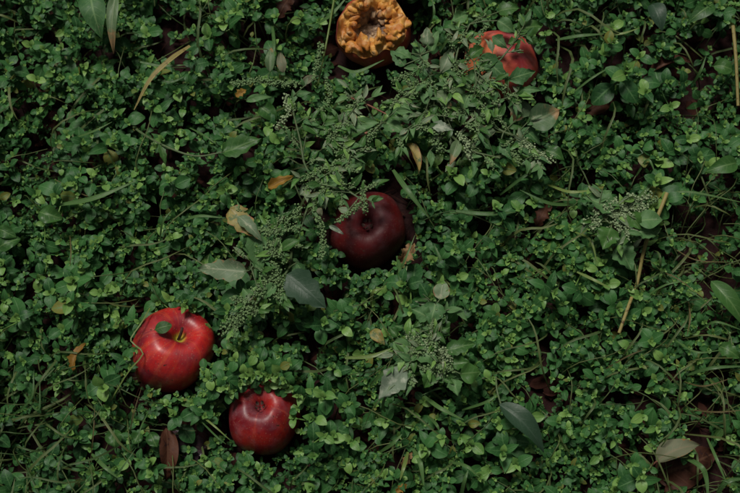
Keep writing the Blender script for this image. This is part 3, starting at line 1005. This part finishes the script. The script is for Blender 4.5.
# ------------------------------------------------------------------ goosefoot weeds: stem, leaves, seed spikes
def goosefoot(label, stems, leaves, spikes, z0=0.080, seedmat='seed', name='goosefoot_weed', dense=.62):
    rg = random.Random(len(leaves) * 13 + len(spikes))
    first = P(*stems[0][0])
    root = bpy.data.objects.new(name, None)
    COL.objects.link(root)
    root.empty_display_size = 0.02
    root.location = [float(c) for c in first]
    tag(root, label, 'weed', 'goosefoot weeds gone to seed')
    allpts = []
    for st in stems:
        pts = spline([P(*q) for q in st], 22)
        allpts.append(pts)
        V, F, U = tube(pts, 0.0014, 0.0008, 6)
        add_mesh('stem', V, F, M['stem'], root, first, uv=U)
    allpts = np.concatenate(allpts)
    for bx, by, tx, ty, wd, mk, *zz in leaves:
        z1 = zz[0] if zz else z0 + rg.uniform(-.004, .006)
        z2 = z1 + rg.uniform(-.006, .005)
        b, t2 = P(bx, by, z1), P(tx, ty, z2)
        V, F, U = leaf_sheet(b, t2, wd * 0.00125, rg.choice(['rhomb', 'lance', 'tooth']) if wd not in (17, 24) else 'tooth', 14, 7, arch=rg.uniform(.02, .30), fold=rg.uniform(.10, .50),
                             wav=rg.uniform(.05, .11), curl=rg.uniform(-.03, .12), seed=rg.uniform(0, 6), roll=rg.uniform(-.3, .3))
        lf = add_mesh('leaf', V, F, M[mk], root, first, uv=U)
        k = np.argmin(np.linalg.norm(allpts - b, axis=1))
        if np.linalg.norm(allpts[k] - b) < 0.05:
            V, F, U = tube([allpts[k], (allpts[k] + b) / 2 + (0, 0, .002), b + (t2 - b) * 0.06], .0007, .0006, 5, 6)
            pt = add_mesh('petiole', V, F, M['stem'], lf, (0, 0, 0), uv=U)
            pt.location = -Vector([float(c) for c in first])
    tw = []
    for k in range(len(allpts)):                            # side twigs with small upper leaves and seed clusters
        b = allpts[k]
        if b[2] < .045 or rg.random() > dense:
            continue
        a_, L_ = rg.uniform(0, 6.3), rg.uniform(.010, .024)
        e = b + np.array((math.cos(a_) * L_, math.sin(a_) * L_, rg.uniform(.0, .010)))
        q1 = to_px(e)
        if apple_gap(*q1) < -14 and q1[0] < 475:
            continue
        V, F, U = tube([b, (b + e) / 2 + (0, 0, .002), e], .0006, .0004, 4, 5)
        add_mesh('twig', V, F, M['stem'], root, first, uv=U)
        if rg.random() < .55:
            tw.append((b, e))
        for q in range(3):
            c = b + (e - b) * rg.uniform(.2, 1)
            a2, L2 = a_ + rg.uniform(-1.3, 1.3), rg.uniform(.007, .017)
            t2 = c + np.array((math.cos(a2) * L2, math.sin(a2) * L2, rg.uniform(-.003, .007)))
            V, F, U = leaf_sheet(c, t2, L2 * rg.uniform(.25, .5), rg.choice(['rhomb', 'lance']), 8, 5, arch=rg.uniform(.02, .3), fold=rg.uniform(.1, .5), wav=.05, seed=k + q, roll=rg.uniform(-.5, .5))
            add_mesh('leaf', V, F, M[rg.choice(['weed', 'weed', 'broad', 'broad', 'weedpale', 'young'])], root, first, uv=U)
    for b, e in tw:
        spikes = spikes + [([(*to_px(b + (e - b) * .4), b[2] * .6 + e[2] * .4), (*to_px(e), e[2])], rg.uniform(2.5, 4.5))]
    for path, wd, *mk in spikes:
        pts = spline([P(q[0], q[1], (q[2] if len(q) > 2 else z0 + .004)) for q in path], 40)
        L = np.linalg.norm(np.diff(pts, axis=0), axis=1).sum()
        mb = MB()
        V, F, U = tube(pts[::5], .0006, .0004, 3)
        VV, FF = [V], [np.concatenate([F[:, :3], F[:, [0, 2, 3]]])]
        n = len(V)
        for i in range(int(L * 1000 * 4.5 * max(1, wd / 5))):
            c = pts[rg.randrange(40)] + np.array([rg.gauss(0, wd * .00038) for _ in range(3)]) * (1, 1, .7)
            v_, f_ = ball(c, rg.uniform(.0005, .0014), rg.uniform(.7, 1))
            VV.append(v_); FF.append(f_ + n); n += len(v_)
        o = add_mesh('seed_spike', np.concatenate(VV), np.concatenate(FF), M[mk[0] if mk else seedmat], root, first)
    return root


goosefoot('sprawling grey-green goosefoot with blotched leaves between the rotten and pinkish apples',
          [[(452, 150, 0.0), (450, 135, .06), (440, 105, .075), (428, 72, .085), (420, 55, .085)],
           [(445, 115, .07), (470, 110, .08), (500, 100, .085), (530, 95, .085)],
           [(440, 105, .07), (415, 98, .08), (392, 100, .085)], [(470, 110, .078), (480, 80, .088), (500, 60, .09), (520, 35, .088)],
           [(470, 110, .078), (500, 130, .082), (525, 140, .082), (545, 158, .08)], [(440, 105, .07), (420, 120, .08), (400, 135, .082)], [(470, 108, .078), (476, 85, .09), (474, 62, .09)],
           [(450, 135, .06), (470, 150, .075), (500, 158, .078)], [(440, 105, .072), (452, 80, .084), (458, 50, .086), (470, 24, .084)]],
          [(428, 46, 427, 27, 11, 'weedpale'), (424, 68, 414, 40, 15, 'weed'), (431, 52, 438, 30, 8, 'weed'), (440, 74, 453, 46, 13, 'weedpale'), (448, 96, 472, 74, 17, 'weed'),
           (436, 92, 452, 109, 10, 'rusttip'), (463, 109, 471, 90, 10, 'weed'), (477, 120, 499, 97, 14, 'weedpale'), (475, 134, 496, 131, 12, 'weedpale'),
           (458, 141, 450, 165, 9, 'rusttip'), (430, 125, 454, 130, 10, 'mould'), (413, 112, 396, 121, 13, 'weed'), (523, 100, 514, 121, 20, 'rusttip'),
           (530, 125, 560, 109, 22, 'rusttip'), (507, 80, 536, 71, 15, 'weed', .092), (520, 91, 543, 90, 7, 'weed', .088), (481, 56, 508, 80, 15, 'weed', .092),
           (516, 30, 543, 25, 16, 'broad', .090), (497, 20, 514, 33, 12, 'weed', .088), (508, 44, 521, 40, 8, 'broad', .088), (526, 38, 540, 42, 8, 'broad', .085),
           (492, 36, 507, 48, 11, 'weed', .092), (395, 52, 412, 60, 11, 'weed', .084), (405, 66, 390, 50, 9, 'weed', .086), (460, 160, 478, 150, 9, 'weed', .07), (430, 150, 431, 168, 7, 'weed', .07),
           (478, 68, 470, 86, 14, 'weed', .088), (486, 82, 472, 92, 10, 'weed', .086), (499, 92, 482, 100, 9, 'weed', .085), (520, 128, 541, 145, 12, 'weed'), (500, 142, 512, 160, 10, 'weed'),
           (545, 150, 565, 160, 12, 'broad'), (470, 58, 484, 47, 10, 'broad', .088), (525, 99, 531, 90, 9, 'weedyellow', .09), (452, 22, 470, 12, 12, 'weed'), (498, 12, 520, 8, 13, 'broad')],
          [([(393, 82), (405, 76), (421, 70)], 5), ([(412, 88), (424, 84), (436, 90)], 7), ([(458, 134), (466, 142), (470, 158)], 5, 'seedpale'), ([(432, 138), (438, 146), (444, 152)], 6),
           ([(402, 92), (396, 104), (400, 112)], 5), ([(470, 128), (480, 122), (476, 142)], 5), ([(520, 140), (535, 152), (552, 160)], 6, 'seedpale'), ([(486, 96), (476, 104), (468, 98)], 5),
           ([(505, 150), (515, 155), (520, 164)], 5), ([(462, 66), (468, 58), (466, 44)], 4), ([(486, 25), (480, 36), (476, 48)], 4)])
goosefoot('goosefoot with long green seed spikes and ragged leaves beside the maroon apple',
          [[(300, 262, 0.0), (292, 250, .05), (280, 235, .075), (262, 228, .08), (246, 225, .08)], [(292, 250, .05), (288, 270, .07), (268, 292, .08), (240, 320, .08)],
           [(292, 250, .05), (305, 215, .07), (318, 185, .08), (350, 155, .084), (380, 125, .084)], [(318, 185, .08), (345, 190, .09), (362, 200, .095)],
           [(350, 155, .083), (335, 140, .082), (318, 132, .08)], [(318, 185, .078), (305, 165, .08), (300, 140, .08), (290, 100, .08)], [(280, 235, .074), (265, 250, .08), (250, 270, .08)], [(335, 140, .081), (345, 115, .08), (360, 100, .08)]],
          [(230, 208, 257, 238, 18, 'weedyellow', .088), (238, 216, 262, 240, 10, 'weedpale', .092), (254, 232, 260, 274, 16, 'weed', .086), (247, 272, 197, 268, 17, 'weedpale', .084),
           (287, 274, 326, 308, 24, 'slate', .084), (281, 250, 300, 239, 9, 'broad'), (300, 195, 317, 180, 9, 'weedpale'), (354, 124, 379, 123, 10, 'weed'), (337, 130, 347, 110, 11, 'weedpale'),
           (331, 129, 331, 106, 7, 'broad'), (330, 131, 313, 132, 9, 'broad'), (318, 134, 302, 122, 13, 'broad'), (350, 150, 362, 168, 10, 'weed'), (343, 140, 355, 150, 12, 'weed'),
           (322, 165, 312, 150, 11, 'weed'), (276, 284, 262, 300, 9, 'weed'), (325, 190, 340, 180, 8, 'weed'), (385, 112, 398, 104, 11, 'weed'), (385, 122, 404, 132, 13, 'weed'), (326, 178, 318, 196, 9, 'weed'),
           (283, 235, 276, 220, 9, 'weed'), (253, 300, 243, 288, 9, 'weed'), (348, 212, 338, 208, 6, 'weedpale', .095), (296, 262, 305, 276, 10, 'weed')],
          [([(259, 230), (278, 232), (297, 227)], 5), ([(318, 216), (323, 236), (322, 258)], 5), ([(250, 298), (262, 286), (278, 270)], 8), ([(225, 332), (238, 318), (252, 304)], 9), ([(298, 181), (322, 170), (350, 156)], 5),
           ([(354, 152), (366, 142), (378, 126)], 5), ([(337, 222, .093), (350, 212, .097), (363, 201, .097)], 4), ([(363, 182, .09), (364, 198, .096), (365, 212, .094)], 4), ([(285, 222), (296, 214), (300, 208)], 6),
           ([(262, 250), (272, 246), (282, 256)], 7), ([(268, 275), (282, 284), (276, 298)], 8), ([(326, 148), (338, 152), (350, 158)], 4), ([(236, 300), (246, 310), (232, 325)], 8), ([(315, 115), (330, 98), (326, 80)], 4),
           ([(232, 84), (250, 82), (268, 80)], 5), ([(268, 82), (284, 84), (300, 84)], 5), ([(286, 96), (288, 112), (276, 128)], 5, 'seedpale'), ([(312, 80), (318, 60), (322, 45)], 4)])
goosefoot('goosefoot topped by pale whitish seed clusters beside the straw stalk',
          [[(632, 262, 0.0), (628, 250, .05), (622, 232, .075), (625, 214, .085), (640, 200, .085)], [(624, 228, .078), (608, 222, .08), (598, 208, .082)]],
          [(614, 210, 583, 197, 17, 'weed'), (611, 228, 603, 249, 17, 'broad'), (628, 212, 642, 230, 15, 'broad'), (638, 221, 663, 219, 16, 'weed', .088), (636, 231, 657, 236, 11, 'weed'),
           (617, 246, 632, 270, 18, 'weed', .072), (612, 238, 634, 248, 14, 'weed', .07), (600, 200, 612, 190, 9, 'weed'), (605, 232, 588, 226, 8, 'broad', .07), (645, 236, 662, 228, 9, 'broad', .072)],
          [([(606, 212), (618, 206), (634, 204)], 8), ([(620, 218), (632, 212), (644, 208)], 8), ([(612, 222), (620, 226), (618, 234)], 6), ([(636, 204), (644, 198), (650, 194)], 6), ([(648, 204), (654, 200), (657, 197)], 4, 'seed'),
           ([(596, 214), (606, 208), (616, 200)], 5)], seedmat='seedpale')
goosefoot('goosefoot with mealy flower tufts and one white-mildewed leaf below the picture centre',
          [[(462, 395, 0.0), (455, 380, .05), (440, 362, .075), (425, 350, .08), (405, 345, .08)], [(440, 362, .074), (438, 335, .08), (435, 305, .08)], [(425, 350, .08), (412, 360, .08), (405, 366, .082)]],
          [(407, 366, 378, 399, 22, 'mould', .088), (446, 351, 476, 343, 12, 'broad'), (460, 374, 481, 372, 16, 'broad'), (420, 364, 448, 382, 16, 'weed'), (408, 349, 438, 361, 17, 'weed'),
           (434, 320, 450, 336, 15, 'broad'), (436, 302, 430, 325, 17, 'weed'), (393, 342, 413, 351, 11, 'weed'), (444, 362, 462, 378, 14, 'weed'), (432, 372, 424, 388, 13, 'broad'), (440, 300, 444, 280, 13, 'weedpale'),
           (452, 378, 458, 396, 13, 'weed'), (428, 318, 412, 308, 13, 'weed'), (440, 340, 424, 334, 10, 'weed'), (452, 364, 470, 362, 11, 'broad'), (398, 338, 388, 326, 9, 'broad')],
          [([(440, 350), (445, 354), (450, 358)], 8, 'seedpale'), ([(408, 336), (412, 334), (416, 338)], 6, 'seedpale'), ([(424, 344), (428, 350), (434, 352)], 7, 'seedpale'), ([(428, 314), (436, 312), (442, 316)], 5),
           ([(436, 366), (444, 370), (452, 368)], 6)])
# a drooping stalk with one toothed leaf
goosefoot('single toothed green leaf on a long bent stalk, below the curved yellow straw',
          [[(128, 122, 0.0), (140, 132, .05), (165, 146, .078), (195, 156, .084), (224, 152, .086)]],
          [(222, 153, 262, 139, 17, 'broad', .088), (160, 143, 166, 165, 6, 'broad', .075)], [], name='toothed_weed', dense=0)


# ------------------------------------------------------------------ single fallen leaves, each a thing
def fallen(label, bx, by, tx, ty, wd, mk, z=0.075, shape='lance', petiole=None, arch=.28, fold=.3, wav=.09, curl=.18, roll=0.0, name='fallen_leaf', dz=0.0, cat='leaf'):
    b, t2 = P(bx, by, z - (.005 if z > .06 and z < .079 else 0)), P(tx, ty, z + dz)
    V, F, U = leaf_sheet(b, t2, wd * .001, shape, 20, 9, arch=arch, fold=fold, wav=wav, curl=curl, seed=bx * .1, roll=roll)
    o = add_mesh(name, V, F, M[mk], None, b, uv=U)
    tag(o, label, cat, 'single leaves among the weeds')
    if petiole:
        V, F, U = tube([P(*q) for q in petiole] + [b + (t2 - b) * .05], .0009, .0009, 6, 10)
        add_mesh('petiole', V, F, M['stem' if mk in ('slate', 'broad', 'weed') else 'twig'], o, b, uv=U).location = (0, 0, 0)
    return o


fallen('smooth slate-green leaf lying pointed end down at lower centre', 499, 404, 548, 450, 21, 'slate', .082, 'lance', [(496, 377, .07), (497, 390, .08)], fold=.55, wav=.05, roll=.3)
fallen('pale dry folded leaf with rusty stalk on the brown leaf', 656, 461, 700, 442, 21, 'palegrey', .062, 'lance', [(644, 474, .035), (650, 467, .052)], fold=.7, roll=.5, wav=.08)
fallen('broad dark brown leaf under the pale dry leaf', 655, 476, 720, 452, 44, 'brown', .030, 'lance', fold=-.15, wav=.06)
fallen('small reddish brown leaf at the lower edge below the pale dry leaf', 664, 492, 692, 484, 18, 'brown', .030, 'torn', wav=.1)
fallen('upright brown dead leaf below the bright red apple', 166, 428, 168, 482, 19, 'brown', .045, 'lance', fold=.5, roll=.4)
fallen('blackened wet leaf between the brown leaf and the red apple', 172, 430, 205, 452, 28, 'black', .028, 'torn', wav=.12)
fallen('second blackened leaf scrap below the blackened wet leaf', 184, 462, 206, 446, 16, 'black', .026, 'torn', wav=.14)
fallen('golden yellow ragged leaf scrap beside the bright red apple', 73, 371, 82, 342, 11, 'gold', .060, 'torn', fold=.6, wav=.1, roll=.4)
fallen('golden lobed leaf above the goosefoot seed spikes', 268, 188, 293, 175, 10, 'gold', .078, 'tooth', fold=.4, wav=.12)
fallen('yellow curled leaf hanging left of the goosefoot, above the grass blade', 407, 144, 421, 171, 11, 'weedyellow', .070, 'lance', fold=.8, roll=.5, wav=.08)
fallen('tan crumpled leaf touching the maroon apple', 398, 262, 415, 243, 16, 'tan', .050, 'torn', fold=.8, wav=.18, roll=-.3)
fallen('brown scrap of leaf at the top edge', 278, 18, 292, -6, 18, 'brown', .050, 'torn', wav=.1)
fallen('curled dark brown leaf in the shade near the tan straw', 650, 72, 694, 58, 15, 'brown', .035, 'lance', fold=.9, wav=.08, roll=.4)
fallen('dark reddish leaf deep in the gap below the pinkish apple', 584, 112, 614, 98, 22, 'brown', .018, 'lance', wav=.08)
fallen('purplish brown dead leaf beside the level grass blade', 536, 226, 550, 200, 15, 'brown', .035, 'torn', wav=.12)
fallen('large blotchy green leaf hanging at the top edge', 90, -8, 100, 36, 26, 'weed', .085, 'lance', wav=.07, fold=.25)
fallen('narrow yellow-brown leaf beside the large blotchy top-edge leaf', 116, -6, 111, 50, 12, 'rusttip', .088, 'lance', fold=.4)
fallen('yellowish bent leaf of the pair under the top seed spikes', 270, 72, 271, 46, 10, 'rusttip', .080, 'lance', fold=.4)
fallen('pale brown bent leaf of the pair under the top seed spikes', 283, 73, 280, 51, 10, 'palegrey', .082, 'lance', fold=.5)
fallen('yellow withered leaf above the toothed leaf', 236, 97, 246, 89, 9, 'gold', .060, 'torn', fold=.3)
fallen('small pinkish pale leaf beside the thin stalk by the rotten apple', 302, 84, 318, 75, 8, 'palegrey', .078, 'lance', fold=.3)
fallen('small round green leaf resting on the bright red apple', 154, 330, 171, 325, 12, 'broad', .0795, 'ovate', arch=.2, fold=.0, wav=.0, curl=.12, dz=.003)
fallen('yellow-green curved leaf with brown edge above the pinkish apple', 453, 40, 473, 42, 9, 'weedyellow', .088, 'lance', arch=.4)
fallen('broad oval green leaf at the right edge', 737, 163, 707, 171, 18, 'broad', .076, 'lance', wav=.03)
fallen('broad green leaf in the top right corner', 713, 4, 689, 21, 17, 'broad', .070, 'lance', wav=.03)
fallen('wrinkled green leaf beside the tan straw', 712, 66, 733, 69, 17, 'broad', .066, 'ovate', wav=.06)
fallen('dark bluish green leaf near the top edge', 652, 4, 663, 29, 19, 'slate', .070, 'lance', wav=.05)
fallen('broad pointed grass leaf slanting in at the right edge', 711, 281, 748, 326, 18, 'broad', .074, 'lance', fold=.35, wav=.01)
fallen('toothed dark green leaf at the right edge under the broad grass leaf', 719, 346, 741, 358, 15, 'broad', .070, 'tooth')
fallen('upper lobe of the paired green leaves at the left edge', -4, 228, 14, 236, 13, 'broad', .078, 'ovate')
fallen('lower green leaf of the pair at the left edge', -4, 250, 18, 238, 15, 'broad', .076, 'ovate')
fallen('yellow-spotted small leaf below the goosefoot flowers near the tufts', 372, 330, 384, 344, 12, 'weedyellow', .066, 'lance')
fallen('small gold scrap at the lower edge', 396, 492, 407, 484, 8, 'gold', .05, 'torn')
fallen('brown curled leaf scrap in the grass near the lower edge', 402, 466, 412, 452, 9, 'tan', .045, 'torn', fold=.6)
fallen('dark purple wet scrap under the slate-green leaf', 500, 452, 516, 462, 15, 'black', .035, 'torn', wav=.15)
fallen('silvery narrow leaf beside the maroon apple', 329, 226, 344, 234, 5, 'mould', .085, 'lance', fold=.6)
fallen('pale cream leaf tip poking out near the maroon apple', 318, 208, 322, 216, 6, 'palegrey', .086, 'lance')
fallen('grey-green leaf tucked under the top seed spikes', 246, 101, 272, 96, 8, 'weed', .074, 'lance', fold=.4)
fallen('rounded green leaf in the shade above the toothed leaf', 258, 106, 276, 118, 17, 'broad', .068, 'ovate')
fallen('dark rounded leaf by the slanting green blade', 38, 212, 60, 218, 19, 'broad', .066, 'ovate')
for q, (bx, by, tx, ty, wd, nm) in enumerate([(114, 428, 114, 446, 17, 'large round pale green leaf left of the brown dead leaf'), (140, 432, 134, 443, 12, 'smaller round leaf between the large round leaf and the brown leaf'),
                                              (150, 432, 156, 446, 13, 'round leaf touching the brown dead leaf')]):
    fallen(nm, bx, by, tx, ty, wd, 'broad', .062, 'ovate', arch=.1)


# ------------------------------------------------------------------ grass blades and straws, each a thing
def blade(path, wd, mk='blade', label=None, z=.070, name='grass_blade', group='single grass blades', tape=True, root=None):
    pts = [P(q[0], q[1], q[2] if len(q) > 2 else z) for q in path]
    thin = mk == 'straw' and label is None
    V, F, U = ribbon(pts, wd * (.00062 if thin else .001), 16, taper=tape)
    o = add_mesh(name, V, F, M['drystem' if thin else mk], None, pts[0], uv=U)
    tag(o, label, 'grass blade' if 'grass' in name else 'straw', group)
    if label is None:
        i = len(path) // 2
        label_later(o, {'blade': 'green grass blade', 'limeblade': 'yellow-green grass blade', 'straw': 'thin dry grass stem'}[mk], path[i][0], path[i][1])
    return o


def straw(path, r, label, mk='straw', name='straw_stalk', z=.075):
    pts = [P(q[0], q[1], q[2] if len(q) > 2 else z) for q in path]
    V, F, U = tube(pts, r * .001, r * .0008, 8, 14)
    o = add_mesh(name, V, F, M[mk], None, pts[0], uv=U)
    return tag(o, label, 'straw', 'dry stalks')


straw([(667, 193, .080), (657, 218, .079), (645, 246, .062), (637, 284, .052), (630, 302, .074), (619, 333, .076)], 2.0, 'broken tan straw stalk slanting down from the pale seed cluster')
straw([(733, 26, .074), (736, 60, .076), (738, 106, .074)], 2.0, 'upright tan straw at the right edge')
straw([(354, 142, .076), (362, 136, .080), (371, 130, .080)], 1.6, 'short red twig between the seed spikes above the maroon apple', 'twig', 'twig')
straw([(349, 97, .074), (366, 104, .080), (386, 114, .080)], 1.0, 'thin reddish stalk above the short red twig', 'twig', 'twig')
straw([(334, 0, .070), (327, 40, .080), (318, 84, .072)], 1.1, 'thin yellow-green stalk crossing the left side of the rotten apple', 'limeblade', 'stalk')
blade([(190, 46, .066), (170, 60, .078), (150, 80, .080), (134, 110, .074)], 5.0, 'straw', 'curved yellow straw blade in the upper left', name='curved_straw', group='dry stalks')
blade([(60, 205, .066), (95, 198, .080), (136, 181, .078)], 5.0, 'blade', 'long green grass blade slanting up, left of the toothed leaf')
blade([(393, 170, .060), (407, 190, .078), (428, 217, .074)], 5.2, 'blade', 'lit green grass blade right above the maroon apple')
blade([(456, 211, .072), (486, 214, .080), (517, 212, .074)], 4.2, 'blade', 'level grass blade right of the maroon apple')
blade([(110, 402, .062), (128, 372, .080), (143, 354, .082), (134, 344, .081), (131, 338, .080), (142, 322, .078), (150, 308, .066)], 1.3, 'limeblade', 'kinked thin stem bent around the side of the bright red apple', tape=False)
for pth, wd, mk in [
    ([(140, 62), (160, 66), (186, 65)], 3.2, 'blade'), ([(158, 80), (172, 82), (186, 76)], 2.6, 'blade'), ([(397, 256, .05), (400, 272), (399, 292)], 3.6, 'blade'),
    ([(401, 300, .05), (403, 282), (407, 266)], 3.6, 'limeblade'), ([(371, 306, .05), (373, 292), (384, 288)], 3.0, 'limeblade'), ([(436, 285, .05), (441, 264), (434, 244)], 3.4, 'blade'),
    ([(395, 278, .05), (404, 262), (415, 235)], 2.2, 'blade'), ([(500, 195, .05), (522, 178), (548, 160)], 3.2, 'blade'), ([(574, 205, .05), (548, 203), (520, 190)], 3.6, 'blade'),
    ([(548, 185, .05), (570, 192), (594, 190)], 3.0, 'limeblade'), ([(636, 176, .05), (648, 160), (656, 175)], 2.4, 'blade'), ([(628, 205, .06), (646, 190), (655, 174)], 3.4, 'blade'),
    ([(575, 232, .05), (590, 240), (597, 262)], 2.4, 'limeblade'), ([(577, 272, .06), (594, 280), (610, 288)], 3.0, 'limeblade'), ([(682, 456, .05), (700, 466), (706, 478), (708, 500)], 5.0, 'blade'),
    ([(707, 438, .05), (716, 458), (727, 484)], 3.0, 'blade'), ([(714, 500, .05), (726, 482), (748, 478)], 4.6, 'blade'), ([(748, 486, .05), (735, 484), (722, 480)], 3.0, 'blade'),
    ([(687, 375, .05), (712, 368), (748, 366)], 3.4, 'blade'), ([(684, 382, .04), (704, 386), (732, 378)], 2.4, 'straw'), ([(692, 410, .04), (716, 412), (744, 410)], 2.4, 'straw'),
    ([(688, 300, .04), (690, 318), (687, 336)], 2.6, 'straw'), ([(448, 392, .05), (440, 388), (422, 395)], 2.2, 'blade'), ([(424, 396, .05), (440, 408), (464, 420)], 4.0, 'blade'),
    ([(428, 416, .05), (436, 424), (440, 432)], 3.0, 'blade'), ([(413, 449, .05), (420, 462), (424, 486)], 4.6, 'blade'), ([(408, 452, .05), (404, 466), (400, 480)], 3.6, 'limeblade'),
    ([(450, 462, .05), (466, 466), (480, 478)], 3.0, 'blade'), ([(460, 500, .05), (464, 482), (468, 470)], 3.6, 'blade'), ([(370, 385, .05), (385, 372), (408, 362)], 3.2, 'blade'),
    ([(345, 358, .06), (372, 356), (392, 348)], 4.0, 'limeblade'), ([(380, 452, .05), (392, 444), (402, 434)], 3.4, 'blade'), ([(385, 412, .05), (383, 404), (389, 390)], 3.0, 'blade'),
    ([(90, 464, .03), (93, 438), (95, 404)], 1.8, 'straw'), ([(130, 432, .05), (134, 412), (142, 386)], 1.6, 'straw'), ([(150, 408, .05), (140, 430), (138, 448)], 1.5, 'blade'),
    ([(105, 493, .03), (118, 474), (136, 448)], 1.8, 'blade'), ([(0, 424, .03), (30, 400), (34, 370)], 2.4, 'blade'), ([(20, 388, .05), (38, 410), (40, 380)], 2.0, 'blade'),
    ([(92, 454, .05), (104, 466), (118, 478)], 3.8, 'blade'), ([(196, 412, .05), (212, 424), (230, 440)], 1.8, 'limeblade'), ([(200, 420, .05), (216, 436), (226, 444)], 1.6, 'blade'),
    ([(338, 66, .06), (356, 72), (384, 60)], 3.4, 'blade'), ([(318, 24, .06), (332, 14), (348, -4)], 3.6, 'blade'), ([(440, 52, .05), (452, 30), (456, 8)], 3.0, 'blade'),
    ([(428, 30, .05), (434, 14), (432, -2)], 2.6, 'blade'), ([(574, 92, .06), (592, 78), (612, 66)], 2.2, 'blade'), ([(556, 40, .06), (580, 36), (604, 34)], 3.6, 'blade'),
    ([(598, 34, .06), (620, 34), (640, 28)], 2.4, 'limeblade'), ([(690, 88, .05), (700, 72), (706, 56)], 2.8, 'blade'), ([(664, 195, .06), (690, 192), (745, 203)], 2.4, 'blade'),
    ([(185, 220, .06), (200, 216), (224, 218)], 3.0, 'blade'), ([(160, 240, .05), (163, 222), (172, 210)], 2.2, 'blade'), ([(56, 180, .05), (90, 196), (92, 172)], 1.6, 'straw'),
    ([(68, 140, .05), (92, 132), (112, 122)], 2.2, 'blade'), ([(272, 24, .05), (274, 44), (272, 62)], 3.4, 'blade'), ([(190, 128, .05), (205, 136), (224, 150)], 1.8, 'blade'),
    ([(70, 236, .04), (71, 252), (70, 266)], 2.0, 'straw'), ([(462, 410, .05), (486, 402), (500, 392)], 2.6, 'blade'), ([(604, 370, .05), (628, 356), (648, 348)], 2.2, 'straw'),
    ([(640, 300, .05), (668, 284), (700, 280)], 1.8, 'blade'), ([(650, 268, .04), (676, 278), (706, 300)], 1.8, 'straw'), ([(670, 246, .04), (696, 260), (730, 262)], 1.8, 'straw'),
    ([(700, 330, .05), (716, 322), (742, 330)], 2.2, 'blade'), ([(665, 300, .04), (690, 292), (716, 312)], 1.6, 'blade'), ([(675, 340, .05), (696, 352), (722, 350)], 2.0, 'blade'),
]:
    blade(pth, wd, mk)

write_labels()
